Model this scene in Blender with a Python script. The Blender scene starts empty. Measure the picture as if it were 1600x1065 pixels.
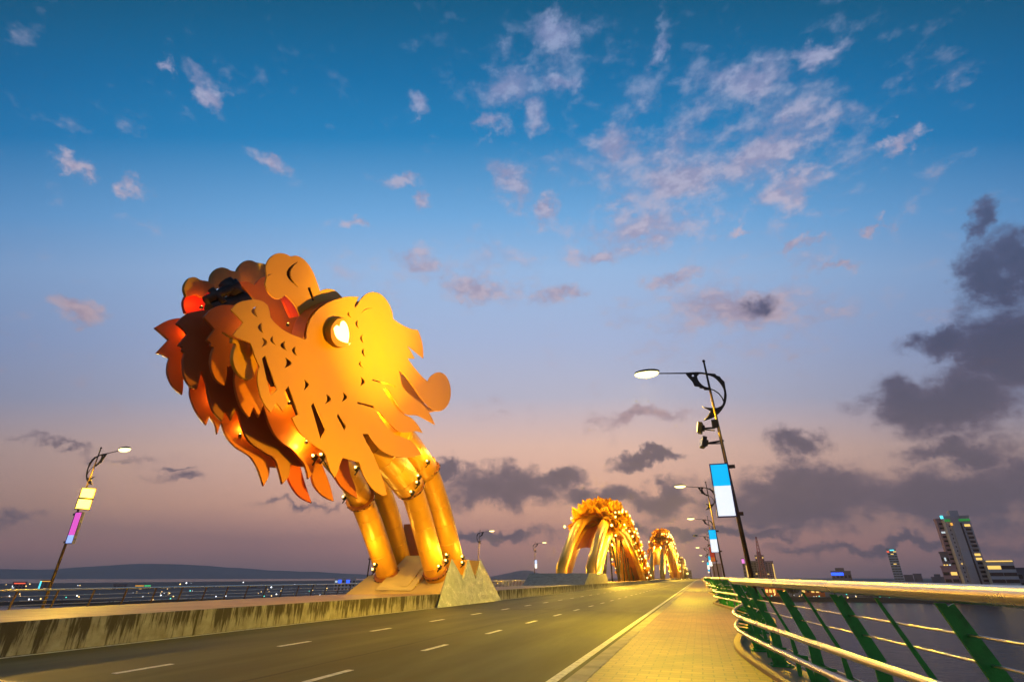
import bpy, bmesh, math, random
from mathutils import Vector, Matrix
random.seed(7)
rad = math.radians
S = bpy.context.scene
C = S.collection

# ------------------------------------------------------------------ camera
EYE = Vector((0, 0, 1.4))
PITCH, YAW, FPX = 24.732, 18.4585, 800.0
cd = bpy.data.cameras.new('camera'); cam = bpy.data.objects.new('camera', cd); C.objects.link(cam)
cd.sensor_width = 36; cd.lens = 18; cd.clip_end = 20000; cd.clip_start = .05
cam.location = EYE; cam.rotation_euler = (rad(90 + PITCH), 0, rad(YAW))
S.camera = cam
HD = Vector((-math.sin(rad(YAW)), math.cos(rad(YAW)), 0)); RT = Vector((math.cos(rad(YAW)), math.sin(rad(YAW)), 0))
UZ = Vector((0, 0, 1))
FW = HD * math.cos(rad(PITCH)) + UZ * math.sin(rad(PITCH)); UPV = -HD * math.sin(rad(PITCH)) + UZ * math.cos(rad(PITCH))
def ray(u, v): return (FW * FPX + RT * (u - 800) + UPV * (532.5 - v)).normalized()
def hit(u, v, p, n):                    # sight line met with a plane through p
    d = ray(u, v); return EYE + d * ((Vector(p) - EYE).dot(n) / d.dot(n))
def azel(u, v):
    d = ray(u, v); return math.atan2(d.x, d.y), math.asin(d.z)

# ------------------------------------------------------------------ exposure, sky, sun
S.view_settings.view_transform = 'Standard'; S.view_settings.look = 'None'
S.view_settings.exposure = 0; S.view_settings.gamma = 1; S.view_settings.use_curve_mapping = False
S.cycles.use_denoising = True
S.cycles.max_bounces = 6; S.cycles.diffuse_bounces = 3; S.cycles.sample_clamp_indirect = 4
SUN_EL, SUN_AZ = 2.0, -18.0
HAZE = .00020
def lin(c): return tuple(((x / 255) / 12.92 if x / 255 < .04045 else ((x / 255 + .055) / 1.055) ** 2.4) for x in c) + (1,)
class NT:
    def __init__(s, t): s.t = t
    def n(s, typ, **k):
        o = s.t.nodes.new(typ)
        for a, b in k.items(): setattr(o, a, b)
        return o
    def l(s, a, b): s.t.links.new(a, b)
    def math(s, op, a, b=None, clamp=False):
        m = s.n('ShaderNodeMath', operation=op, use_clamp=clamp)
        for i, x in enumerate((a, b)):
            if x is None: continue
            if isinstance(x, (int, float)): m.inputs[i].default_value = x
            else: s.l(x, m.inputs[i])
        return m.outputs[0]
    def mix(s, f, a, b, blend='MIX'):
        m = s.n('ShaderNodeMix', data_type='RGBA', blend_type=blend)
        for i, x in ((0, f), (6, a), (7, b)):
            if isinstance(x, (int, float, tuple)): m.inputs[i].default_value = x
            else: s.l(x, m.inputs[i])
        return m.outputs[2]
    def ramp(s, f, stops):
        r = s.n('ShaderNodeValToRGB'); s.l(f, r.inputs[0])
        e = r.color_ramp.elements
        while len(e) < len(stops): e.new(.5)
        for k, (p, c) in enumerate(stops): e[k].position = p; e[k].color = c if len(c) == 4 else tuple(c) + (1,)
        return r.outputs[0]
    def noise(s, vec, scale, detail=5, rough=.55, out=0):
        m = s.n('ShaderNodeTexNoise'); s.l(vec, m.inputs['Vector'])
        m.inputs['Scale'].default_value = scale; m.inputs['Detail'].default_value = detail; m.inputs['Roughness'].default_value = rough
        return m.outputs[out]
    def smooth(s, x, a, b):
        m = s.n('ShaderNodeMapRange', interpolation_type='SMOOTHSTEP'); s.l(x, m.inputs[0])
        m.inputs[1].default_value = a; m.inputs[2].default_value = b
        return m.outputs[0]

W = bpy.data.worlds.new('World'); S.world = W; W.use_nodes = True
w = NT(W.node_tree); W.node_tree.nodes.clear()
wo = w.n('ShaderNodeOutputWorld'); bg = w.n('ShaderNodeBackground'); w.l(bg.outputs[0], wo.inputs[0])
tc = w.n('ShaderNodeTexCoord'); sx = w.n('ShaderNodeSeparateXYZ'); w.l(tc.outputs['Generated'], sx.inputs[0])
sky = w.n('ShaderNodeTexSky', sky_type='NISHITA', sun_disc=False)
sky.sun_elevation = rad(SUN_EL); sky.sun_rotation = rad(SUN_AZ)
EL = w.math('ARCSINE', sx.outputs[2]); AZ = w.math('ARCTAN2', sx.outputs[0], sx.outputs[1])
# the twilight bands lie parallel to the sunset horizon: height is measured along the sunset heading
hdot = w.n('ShaderNodeVectorMath', operation='DOT_PRODUCT'); w.l(tc.outputs['Generated'], hdot.inputs[0]); hdot.inputs[1].default_value = HD
ELS = w.math('ARCTAN2', sx.outputs[2], w.math('MAXIMUM', w.math('ABSOLUTE', hdot.outputs['Value']), .02))
elf = w.math('DIVIDE', w.math('ADD', EL, rad(10)), rad(100), clamp=True); els = w.math('DIVIDE', w.math('ADD', ELS, rad(10)), rad(100), clamp=True)
DUSK = [(-10, (74, 64, 72)), (-1.5, (106, 88, 96)), (0.5, (124, 102, 108)), (3, (180, 134, 124)), (7, (202, 161, 138)), (13, (194, 169, 158)), (18.5, (168, 168, 188)),
        (24.7, (150, 166, 200)), (32.6, (136, 167, 206)), (38.4, (98, 151, 200)), (46.5, (28, 115, 171)), (52, (6, 98, 150)), (58, (0, 80, 120)), (66, (0, 64, 102)), (90, (0, 44, 76))]
grad = w.ramp(els, [((e + 10) / 100, tuple(x * f_ for x, f_ in zip(lin(c)[:3], (1.86, 1.62, 1.50) if e < 14 else (1.48, 1.46, 1.42) if e < 40 else (1.2, 1.42, 1.38))) + (1,)) for e, c in DUSK])
azd = w.math('ABSOLUTE', w.math('SUBTRACT', AZ, rad(-20)))
side = w.math('MULTIPLY', w.smooth(azd, rad(10), rad(60)), w.math('SUBTRACT', 1, w.smooth(EL, rad(8), rad(50))))
grad = w.mix(side, grad, w.mix(1.0, grad, (.44, .51, .62, 1), 'MULTIPLY'))
nish = w.mix(1.0, sky.outputs[0], (.05, .05, .05, 1), 'MULTIPLY')
base = w.mix(.05, grad, nish)
uv = w.n('ShaderNodeCombineXYZ'); w.l(AZ, uv.inputs[0]); w.l(EL, uv.inputs[1])
wn = w.noise(tc.outputs['Generated'], 13, 9, .64, 1)
wv = w.n('ShaderNodeVectorMath', operation='MULTIPLY_ADD'); w.l(wn, wv.inputs[0])
wv.inputs[1].default_value = (.16, .12, 0)
off = w.n('ShaderNodeVectorMath', operation='SUBTRACT'); w.l(uv.outputs[0], off.inputs[0]); off.inputs[1].default_value = (.08, .06, 0)
w.l(off.outputs[0], wv.inputs[2])
def cloud_mask(lst):
    acc = None
    for (u, v, rx, ry, rot, *wt) in lst:
        a, e = azel(u, v); a1 = azel(u + rx, v)[0]; a0 = azel(u - rx, v)[0]; e1 = azel(u, v - ry)[1]; e0 = azel(u, v + ry)[1]
        m = w.n('ShaderNodeMapping', vector_type='TEXTURE'); w.l(wv.outputs[0], m.inputs[0])
        m.inputs[1].default_value = (a, e, 0); m.inputs[2].default_value = (0, 0, rad(rot))
        m.inputs[3].default_value = (abs(a1 - a0) / 2 * 1.25, abs(e1 - e0) / 2 * 1.25, 1)
        g = w.n('ShaderNodeTexGradient', gradient_type='SPHERICAL'); w.l(m.outputs[0], g.inputs[0])
        g_ = w.math('MULTIPLY', g.outputs['Fac'], wt[0]) if wt else g.outputs['Fac']
        acc = g_ if acc is None else w.math('MAXIMUM', acc, g_)
    return acc
PINK = [(788, 132, 55, 42, 0), (762, 190, 34, 16, 0), (840, 188, 32, 44, 0), (790, 277, 60, 44, -20), (858, 332, 24, 30, 0), (885, 125, 60, 24, 0), (960, 222, 75, 40, 0),
        (1005, 355, 120, 44, 0), (1060, 280, 120, 46, 0), (1200, 235, 130, 60, 10), (1230, 292, 90, 42, 0), (1035, 66, 50, 26, 30), (855, 55, 70, 36, 0), (648, 412, 52, 24, 0),
        (742, 452, 110, 24, -5), (430, 252, 38, 18, 0), (330, 150, 55, 26, -20), (262, 105, 30, 14, 0), (110, 250, 55, 20, 0), (205, 298, 36, 22, -20), (130, 492, 75, 26, 0), (630, 283, 45, 16, 0),
        (662, 316, 20, 18, 0), (655, 155, 32, 26, 0), (1055, 435, 75, 20, 0), (1155, 478, 140, 52, 0), (1160, 362, 26, 12, 0), (935, 400, 60, 18, 0), (1170, 130, 90, 40, 0), (1280, 80, 70, 26, 0),
        (880, 455, 60, 16, 0), (1360, 355, 24, 12, 0), (1000, 650, 90, 14, 0), (1420, 215, 40, 18, 0), (1310, 425, 60, 14, 0), (560, 350, 40, 14, 0), (1240, 380, 60, 14, 0), (1080, 240, 330, 170, 0, .62), (1150, 480, 240, 90, 0, .6), (720, 435, 220, 60, 0, .55), (880, 100, 200, 90, 0, .5)]
GREY = [(1480, 632, 175, 70, 0, 1.12), (1530, 348, 44, 40, 0), (1570, 420, 90, 80, 0, 1.12), (1590, 550, 120, 120, 0, 1.12), (1480, 535, 110, 40, 0), (1245, 688, 70, 36, 0), (1015, 718, 80, 14, 0),
        (790, 760, 150, 44, 0), (880, 745, 70, 24, 0), (1250, 775, 260, 62, 0), (1500, 775, 230, 70, 0, 1.12), (690, 735, 60, 22, 0), (960, 775, 150, 26, 0), (290, 752, 90, 13, 0, .62), (270, 735, 50, 8, 0, .62),
        (20, 812, 70, 24, 0, .62), (1030, 780, 80, 34, 0), (1480, 705, 120, 30, 0), (1180, 465, 44, 26, 0, .62), (120, 700, 160, 12, 0, .62), (470, 790, 140, 10, 0, .62), (760, 840, 160, 14, 0), (1120, 830, 200, 14, 0), (1400, 850, 260, 16, 0)]
sq = w.n('ShaderNodeMapping'); w.l(tc.outputs['Generated'], sq.inputs[0]); sq.inputs[3].default_value = (1, 1, 1.7)
n1 = w.noise(sq.outputs[0], 11, 9, .58); n2 = w.noise(sq.outputs[0], 30, 8, .58)
pm = w.math('ADD', w.math('MULTIPLY', cloud_mask(PINK), .60), w.math('MULTIPLY', n1, .95)); pm = w.math('ADD', pm, w.math('MULTIPLY', n2, .70))
pd = w.math('MULTIPLY', w.smooth(pm, .90, 1.42), .92)
gm = w.math('ADD', w.math('MULTIPLY', cloud_mask(GREY), .80), w.math('MULTIPLY', n1, .80)); gm = w.math('ADD', gm, w.math('MULTIPLY', n2, .40))
gd = w.math('MULTIPLY', w.smooth(gm, .74, 1.16), .90)
pinkc = w.ramp(elf, [(.15, lin((176, 132, 126))), (.30, lin((192, 168, 178))), (.45, lin((194, 186, 208))), (.6, lin((150, 166, 205)))])
pinkc = w.mix(w.smooth(n2, .42, .62), w.mix(1.0, pinkc, (.72, .74, .84, 1), 'MULTIPLY'), pinkc)
greyc = w.ramp(elf, [(.12, lin((96, 82, 92))), (.20, lin((98, 88, 100))), (.30, lin((60, 64, 92))), (.5, lin((84, 98, 136)))])
greyc = w.mix(w.smooth(gm, .92, 1.36), w.mix(1.0, greyc, (1.55, 1.42, 1.38, 1), 'MULTIPLY'), greyc)
col = w.mix(pd, base, pinkc); col = w.mix(gd, col, greyc)
w.l(col, bg.inputs[0]); bg.inputs[1].default_value = 1.0
sl = bpy.data.lights.new('sun', 'SUN'); sun = bpy.data.objects.new('sun', sl); C.objects.link(sun)
sl.energy = .12; sl.angle = rad(12); sl.color = (1, .62, .55)
sun.rotation_euler = (rad(90 - SUN_EL), 0, rad(180 - SUN_AZ))

# ------------------------------------------------------------------ helpers
def mat(name, col, rough=.6, metal=0, var=.25, vscale=3, bump=0, bscale=40, spec=.5, stretch=(1, 1, 1), dark=None):
    m = bpy.data.materials.new(name); m.use_nodes = True; t = NT(m.node_tree); b = m.node_tree.nodes['Principled BSDF']
    tcn = t.n('ShaderNodeTexCoord'); mp = t.n('ShaderNodeMapping'); t.l(tcn.outputs['Object'], mp.inputs[0]); mp.inputs[3].default_value = stretch
    f = t.noise(mp.outputs[0], vscale, 6, .6)
    c = tuple(col) + (1,); d = tuple(dark) + (1,) if dark else tuple(x * (1 - var * 1.4) for x in col) + (1,)
    u = tuple(min(1, x * (1 + var)) for x in col) + (1,)
    t.l(t.ramp(f, [(.3, d), (.5, c), (.72, u)]), b.inputs['Base Color'])
    b.inputs['Metallic'].default_value = metal; b.inputs['Specular IOR Level'].default_value = spec
    t.l(t.math('ADD', t.math('MULTIPLY', f, .3), rough - .15), b.inputs['Roughness'])
    if bump:
        bn = t.n('ShaderNodeBump'); bn.inputs['Strength'].default_value = bump; bn.inputs['Distance'].default_value = .02
        t.l(t.noise(tcn.outputs['Object'], bscale, 4, .6), bn.inputs['Height']); t.l(bn.outputs[0], b.inputs['Normal'])
    return m
def glow(name, col, strength):
    m = bpy.data.materials.new(name); m.use_nodes = True; b = m.node_tree.nodes['Principled BSDF']
    b.inputs['Base Color'].default_value = tuple(col) + (1,); b.inputs['Emission Color'].default_value = tuple(col) + (1,)
    b.inputs['Emission Strength'].default_value = strength
    return m
class MB:
    def __init__(s): s.b = bmesh.new()
    def box(s, x0, x1, y0, y1, z0, z1, rot=None):
        vs = [s.b.verts.new(p) for p in ((x0, y0, z0), (x1, y0, z0), (x1, y1, z0), (x0, y1, z0), (x0, y0, z1), (x1, y0, z1), (x1, y1, z1), (x0, y1, z1))]
        for f in ((3, 2, 1, 0), (4, 5, 6, 7), (0, 1, 5, 4), (1, 2, 6, 5), (2, 3, 7, 6), (3, 0, 4, 7)): s.b.faces.new([vs[i] for i in f])
        return s
    def quad(s, *p):
        s.b.faces.new([s.b.verts.new(q) for q in p]); return s
    def tube(s, pts, r, n=10, caps=True):
        pts = [Vector(p) for p in pts]; rr = r if isinstance(r, (list, tuple)) else [r] * len(pts)
        t0 = (pts[1] - pts[0]).normalized(); nx = t0.orthogonal().normalized(); rings = []
        for i, p in enumerate(pts):
            t = ((pts[min(i + 1, len(pts) - 1)] - pts[max(i - 1, 0)])).normalized()
            nx = (nx - t * nx.dot(t)).normalized(); ny = t.cross(nx)
            rings.append([s.b.verts.new(p + nx * math.cos(2 * math.pi * k / n) * rr[i] + ny * math.sin(2 * math.pi * k / n) * rr[i]) for k in range(n)])
        for a, b in zip(rings, rings[1:]):
            for k in range(n):
                f = s.b.faces.new((a[k], a[(k + 1) % n], b[(k + 1) % n], b[k])); f.smooth = True
        if caps: s.b.faces.new(rings[0][::-1]); s.b.faces.new(rings[-1])
        return s
    def bar(s, p, q, w_, h_, upv=(0, 0, 1)):
        p, q = Vector(p), Vector(q); t = (q - p).normalized(); a = t.cross(Vector(upv))
        a = a.normalized() if a.length > 1e-4 else t.orthogonal().normalized(); b = a.cross(t)
        vs = [s.b.verts.new(c + a * w_ / 2 * i + b * h_ / 2 * j) for c in (p, q) for i, j in ((-1, -1), (1, -1), (1, 1), (-1, 1))]
        for f in ((3, 2, 1, 0), (4, 5, 6, 7), (0, 1, 5, 4), (1, 2, 6, 5), (2, 3, 7, 6), (3, 0, 4, 7)): s.b.faces.new([vs[i] for i in f])
        return s
    def prism(s, poly, a, b):            # poly of (y, z) extruded in x from a to b
        A = [s.b.verts.new((a, y, z)) for y, z in poly]; B = [s.b.verts.new((b, y, z)) for y, z in poly]
        s.b.faces.new(A); s.b.faces.new(B[::-1])
        for i in range(len(poly)): s.b.faces.new((A[i], B[i], B[(i + 1) % len(poly)], A[(i + 1) % len(poly)]))
        return s
    def ball(s, c, r, seg=10):
        bmesh.ops.create_uvsphere(s.b, u_segments=seg, v_segments=max(4, seg // 2), radius=r, matrix=Matrix.Translation(c)); return s
    def build(s, name, m, parent=None, bevel=0):
        bmesh.ops.recalc_face_normals(s.b, faces=s.b.faces)
        if bevel: bmesh.ops.bevel(s.b, geom=[e for e in s.b.edges if len(e.link_faces) == 2 and e.calc_face_angle(0) > .6], offset=bevel, segments=2, affect='EDGES', profile=.5)
        me = bpy.data.meshes.new(name); s.b.to_mesh(me); s.b.free()
        return link(name, me, m, parent)
def link(name, me, m, parent=None):
    if parent is not None: me.transform(Matrix.Translation(-wloc(parent)))
    me.materials.clear(); me.materials.append(m)
    o = bpy.data.objects.new(name, me); C.objects.link(o)
    if parent is not None: o.parent = parent
    return o
def wloc(o):
    v = Vector(o.location)
    while o.parent: o = o.parent; v += Vector(o.location)
    return v
def thing(name, label, cat, loc=(0, 0, 0), group=None):
    o = bpy.data.objects.new(name, None); C.objects.link(o); o.location = loc; o.empty_display_size = .3
    o['label'] = label; o['category'] = cat
    if group: o['group'] = group
    return o
def tag(o, label, cat, group=None):
    o['label'] = label; o['category'] = cat
    if group: o['group'] = group
    return o
def kind(o, k): o['kind'] = k; return o
def copy_tree(o, parent=None):
    c = o.copy(); C.objects.link(c)
    if parent: c.parent = parent
    for ch in list(o.children): copy_tree(ch, c)
    return c
def smooth_outline(pts, sub=5, corner=42):
    n = len(pts); P = [Vector(p) for p in pts]; out = []
    def iscorner(i):
        a, b = P[i] - P[i - 1], P[(i + 1) % n] - P[i]
        if a.length < 1e-6 or b.length < 1e-6: return True
        return a.angle(b) > rad(corner)
    cn = [iscorner(i) for i in range(n)]
    for i in range(n):
        p1, p2 = P[i], P[(i + 1) % n]; L = (p2 - p1).length
        t1 = (p2 - P[i - 1]); t2 = (P[(i + 2) % n] - p1)
        t1 = (p2 - p1) if cn[i] else t1.normalized() * L; t2 = (p2 - p1) if cn[(i + 1) % n] else t2.normalized() * L
        for k in range(sub):
            t = k / sub; h = (2 * t ** 3 - 3 * t * t + 1, t ** 3 - 2 * t * t + t, -2 * t ** 3 + 3 * t * t, t ** 3 - t * t)
            out.append(p1 * h[0] + t1 * h[1] + p2 * h[2] + t2 * h[3])
    return out
def plate_mesh(name, loops, O, e1, n, th, bevel=.012):   # loops in world points on the plane through O with normal n
    O, e1, n = Vector(O), Vector(e1).normalized(), Vector(n).normalized(); e2 = n.cross(e1)
    cu = bpy.data.curves.new(name, 'CURVE'); cu.dimensions = '2D'; cu.fill_mode = 'BOTH'; cu.extrude = max(.001, th / 2 - bevel); cu.bevel_depth = bevel; cu.bevel_resolution = 1
    for lp in loops:
        sp = cu.splines.new('POLY'); sp.points.add(len(lp) - 1); sp.use_cyclic_u = True
        for q, p in zip(sp.points, lp): q.co = ((p - O).dot(e1), (p - O).dot(e2), 0, 1)
    ob = bpy.data.objects.new('tmp', cu); C.objects.link(ob)
    dg = bpy.context.evaluated_depsgraph_get(); dg.update()
    me = bpy.data.meshes.new_from_object(ob.evaluated_get(dg)); me.name = name
    bpy.data.objects.remove(ob); bpy.data.curves.remove(cu)
    M = Matrix((e1, e2, n)).transposed().to_4x4(); M.translation = O
    me.transform(M)
    return me
def light(name, typ, loc, energy, col, parent=None, r=.15, aim=None, cone=None, blend=.6):
    l = bpy.data.lights.new(name, typ); l.energy = energy; l.color = col; l.shadow_soft_size = r
    o = bpy.data.objects.new(name, l); C.objects.link(o); o.location = Vector(loc) - (wloc(parent) if parent else Vector())
    if parent: o.parent = parent
    if aim is not None: o.rotation_euler = (Vector(aim) - Vector(loc)).to_track_quat('-Z', 'Y').to_euler()
    if cone: l.spot_size = rad(cone); l.spot_blend = blend
    return o
M = {}
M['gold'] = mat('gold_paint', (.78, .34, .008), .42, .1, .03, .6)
M['goldm'] = mat('gold_tube_paint', (.72, .36, .03), .38, .15, .08, .8)
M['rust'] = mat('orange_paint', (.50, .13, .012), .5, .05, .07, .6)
M['inner'] = mat('slot_shade_red', (.10, .022, .008), .7, 0, .1, 1)  # shade behind the cut-outs, put into a dark red colour
M['brown'] = mat('brown_collar_paint', (.30, .10, .02), .45, .2, .1, 2)
M['shaded_rust'] = mat('shaded_orange_paint', (.30, .075, .012), .5, .05, .08, .6)  # orange of the middle mane collar, darkened to paint in its shade
M['olive'] = mat('weathered_shaded_gold_paint', (.26, .15, .02), .55, .05, .2, .9)  # gold of the far lobes: some dirt, plus painted shade for facing away
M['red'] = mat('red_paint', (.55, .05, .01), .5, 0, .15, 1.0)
M['dark'] = mat('dark_steel', (.03, .022, .018), .5, .5, .3, 6)
M['pole'] = mat('brown_pole_paint', (.10, .055, .025), .42, .3, .25, 5)
M['concrete'] = mat('concrete', (.30, .27, .21), .8, 0, .25, 2.5, .35, 30)
M['plinth'] = mat('plinth_concrete', (.40, .29, .11), .75, 0, .07, 1.6)
M['ramp'] = mat('pale_ramp_concrete', (.50, .40, .18), .7, 0, .08, 1.2)
M['steel'] = mat('brushed_steel', (.66, .61, .52), .27, 1, .01, .3)
M['green'] = mat('green_paint', (.025, .27, .03), .38, 0, .25, 8, .1, 60)
M['white_line'] = mat('road_paint', (.62, .60, .52), .7, 0, .25, 9, .2, 60, dark=(.32, .30, .26))
M['lamp'] = glow('lamp_lens', (1, .82, .30), 3.2)
M['bulb'] = glow('warm_bulb', (1, .70, .16), 8)
M['floodlens'] = glow('flood_lens_glow', (1, .74, .14), 3.2)
M['led'] = glow('led_string', (1, .78, .18), 6)

# ------------------------------------------------------------------ water, land, hills
def procedural(name, fn):
    m = bpy.data.materials.new(name); m.use_nodes = True; t = NT(m.node_tree); b = m.node_tree.nodes['Principled BSDF']
    tcn = t.n('ShaderNodeTexCoord'); fn(t, b, tcn.outputs['Object']); return m
def bump(t, b, h, strength, dist):
    bn = t.n('ShaderNodeBump'); bn.inputs['Strength'].default_value = strength; bn.inputs['Distance'].default_value = dist
    t.l(h, bn.inputs['Height']); t.l(bn.outputs[0], b.inputs['Normal'])
def f_water(t, b, oc):
    b.inputs['Base Color'].default_value = (.012, .018, .024, 1); b.inputs['Roughness'].default_value = .22; b.inputs['IOR'].default_value = 1.2
    h = t.math('ADD', t.noise(oc, .35, 4, .6), t.math('MULTIPLY', t.noise(oc, 1.6, 3, .6), .4)); bump(t, b, h, .55, .6)
M['water'] = procedural('river_water', f_water)
def f_asphalt(t, b, oc):
    mp = t.n('ShaderNodeMapping'); t.l(oc, mp.inputs[0]); mp.inputs[3].default_value = (1, .12, 1)
    streak = t.noise(mp.outputs[0], .9, 5, .6); fine = t.noise(oc, 70, 3, .7); blot = t.noise(oc, .5, 5, .6)
    f = t.math('ADD', t.math('MULTIPLY', streak, .55), t.math('ADD', t.math('MULTIPLY', fine, .28), t.math('MULTIPLY', blot, .3)))
    c = t.ramp(f, [(.34, (.034, .033, .014)), (.54, (.076, .075, .032)), (.74, (.13, .127, .058))])
    # dark tarred seams along the lane joints
    s = t.n('ShaderNodeSeparateXYZ'); t.l(oc, s.inputs[0])
    wob = t.math('MULTIPLY', t.math('SUBTRACT', t.noise(mp.outputs[0], 2.2, 4, .6), .5), .35)
    d = t.math('ABSOLUTE', t.math('ADD', t.math('SUBTRACT', s.outputs[0], -6.6), wob))
    c = t.mix(t.math('MULTIPLY', t.math('SUBTRACT', 1, t.smooth(d, .015, .05)), .6), c, (.018, .017, .016, 1))
    t.l(c, b.inputs['Base Color']); t.l(t.math('ADD', t.math('MULTIPLY', blot, .25), .58), b.inputs['Roughness']); b.inputs['Specular IOR Level'].default_value = .18
    bump(t, b, t.noise(oc, 130, 3, .7), .5, .004)
M['asphalt'] = procedural('asphalt', f_asphalt)
def f_paver(t, b, oc):
    br = t.n('ShaderNodeTexBrick', offset=.5); t.l(oc, br.inputs[0])
    for k, v in (('Scale', 1), ('Mortar Size', .010), ('Mortar Smooth', .2), ('Brick Width', .30), ('Row Height', .20), ('Bias', -.2)): br.inputs[k].default_value = v
    br.inputs['Color1'].default_value = (.125, .06, .010, 1); br.inputs['Color2'].default_value = (.18, .10, .019, 1); br.inputs['Mortar'].default_value = (.035, .022, .012, 1)
    st = t.noise(oc, .8, 6, .65)
    c = t.mix(.75, br.outputs[0], t.ramp(st, [(.3, (.45, .42, .4)), (.55, (1, 1, 1)), (.75, (1.25, 1.2, 1.1))]), 'MULTIPLY')
    t.l(c, b.inputs['Base Color']); b.inputs['Roughness'].default_value = .55
    h = t.math('ADD', t.math('MULTIPLY', br.outputs['Fac'], -1), t.math('MULTIPLY', t.noise(oc, 60, 3, .6), .25)); bump(t, b, h, .8, .008)
M['paver'] = procedural('walkway_pavers', f_paver)
def f_medtop(t, b, oc):
    s = t.n('ShaderNodeSeparateXYZ'); t.l(oc, s.inputs[0])
    br = t.n('ShaderNodeTexBrick', offset=0.0); t.l(oc, br.inputs[0])
    for k, v in (('Scale', 1), ('Mortar Size', .06), ('Mortar Smooth', .3), ('Brick Width', 3.2), ('Row Height', .42)): br.inputs[k].default_value = v
    br.inputs['Color1'].default_value = (.40, .25, .12, 1); br.inputs['Color2'].default_value = (.34, .20, .09, 1); br.inputs['Mortar'].default_value = (.12, .07, .03, 1)
    t.l(t.mix(.5, br.outputs[0], t.ramp(t.noise(oc, 1.2, 5, .6), [(.3, (.5, .5, .5)), (.7, (1.2, 1.2, 1.2))]), 'MULTIPLY'), b.inputs['Base Color']); b.inputs['Roughness'].default_value = .6
    bump(t, b, t.math('MULTIPLY', br.outputs['Fac'], -1), .7, .03)
M['median_top'] = procedural('median_planks', f_medtop)
def f_wall(t, b, oc):
    mp = t.n('ShaderNodeMapping'); t.l(oc, mp.inputs[0]); mp.inputs[3].default_value = (1, 3.2, .35)
    drip = t.noise(mp.outputs[0], 1.1, 6, .65); drip2 = t.noise(mp.outputs[0], 4.5, 5, .65); bl = t.noise(oc, 3, 6, .65)
    s = t.n('ShaderNodeSeparateXYZ'); t.l(oc, s.inputs[0])
    top = t.smooth(s.outputs[2], .0, .5)
    f = t.math('ADD', t.math('MULTIPLY', drip, .65), t.math('MULTIPLY', drip2, .45)); f = t.math('ADD', f, t.math('MULTIPLY', top, .10))
    c = t.ramp(bl, [(.3, (.22, .20, .14)), (.55, (.34, .32, .24)), (.75, (.42, .40, .32))])
    c = t.mix(t.math('MULTIPLY', t.smooth(f, .56, .68), .92), c, (.035, .026, .016, 1))
    t.l(c, b.inputs['Base Color']); b.inputs['Roughness'].default_value = .8
    bump(t, b, t.noise(oc, 25, 5, .6), .4, .02)
M['wall'] = procedural('stained_concrete', f_wall)
def f_crystal(t, b, oc):
    v = t.n('ShaderNodeTexVoronoi', feature='DISTANCE_TO_EDGE'); wv_ = t.n('ShaderNodeVectorMath', operation='MULTIPLY_ADD'); t.l(t.noise(oc, 1.6, 5, .7, 1), wv_.inputs[0])
    wv_.inputs[1].default_value = (1.1, 1.1, 1.1); t.l(oc, wv_.inputs[2]); t.l(wv_.outputs[0], v.inputs[0]); v.inputs['Scale'].default_value = 1.4
    n_ = t.noise(oc, 2.2, 8, .7); e = t.math('SUBTRACT', 1, t.smooth(v.outputs[0], 0, .05))
    c = t.ramp(n_, [(.3, (.26, .29, .22)), (.5, (.36, .40, .30)), (.7, (.46, .49, .39))])
    c = t.mix(t.math('MULTIPLY', e, t.smooth(n_, .42, .6)), c, (.72, .72, .62, 1))
    t.l(c, b.inputs['Base Color']); b.inputs['Roughness'].default_value = .35
    bump(t, b, t.math('ADD', n_, t.math('MULTIPLY', e, .5)), .45, .04)
M['crystal'] = procedural('veined_stone', f_crystal)
M['land'] = mat('dark_ground', (.05, .05, .045), .9, 0, .3, .05)
M['hill'] = mat('hill_forest', (.12, .12, .11), 1, 0, .3, .004)
kind(MB().quad((-5200, -300, -9), (3200, -300, -9), (3200, 5400, -9), (-5200, 5400, -9)).build('water', M['water']), 'structure')
mb = MB()
for x0, x1 in ((-1000, -200), (-200, 200), (200, 900), (900, 3100)):
    def sh(x): return (296 + .52 * x if x < 0 else 292 + 60 * min(1, x / 900)) + 6 * math.sin(x * .03)
    n = 24; xs = [x0 + (x1 - x0) * i / n for i in range(n + 1)]
    for a, b in zip(xs, xs[1:]):
        mb.quad((a, sh(a), -9.2), (b, sh(b), -9.2), (b, sh(b), -7.2), (a, sh(a), -7.2)); mb.quad((a, sh(a), -7.2), (b, sh(b), -7.2), (b, 5300, -7.2), (a, 5300, -7.2))
kind(mb.build('far_bank', M['land']), 'structure')
def hill(name, prof, D, depth):
    pts = smooth_outline([(u, v, 0) for u, v in prof], 4, 100)[:(len(prof) - 1) * 4]; mb = MB(); rng = random.Random(len(prof)); prev = None
    for k, p in enumerate(pts):
        d = ray(p.x, p.y); h = Vector((d.x, d.y, 0)); s_ = D / h.length; top = EYE + d * s_; top.z += rng.uniform(-2, 2)
        hn = h.normalized(); row = [Vector((top.x, top.y, -8)) - hn * depth, (top - hn * depth * .4) * 1, top, top + hn * depth]
        row[1].z = -8 + (top.z + 8) * rng.uniform(.5, .66); row[3].z = -8; row = [mb.b.verts.new(q) for q in row]
        if prev:
            for i in range(3): mb.b.faces.new((prev[i], row[i], row[i + 1], prev[i + 1]))
        prev = row
    return kind(mb.build(name, M['hill']), 'structure')
hill('hills', [(-420, 905), (-200, 893), (-60, 887), (60, 889), (150, 884), (240, 880), (330, 884), (420, 890), (520, 894), (620, 900), (700, 903)], 4900, 450)
hill('far_hills', [(700, 903), (760, 901), (800, 893), (825, 890), (850, 897), (900, 902), (980, 903), (1040, 902)], 4200, 700)

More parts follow.
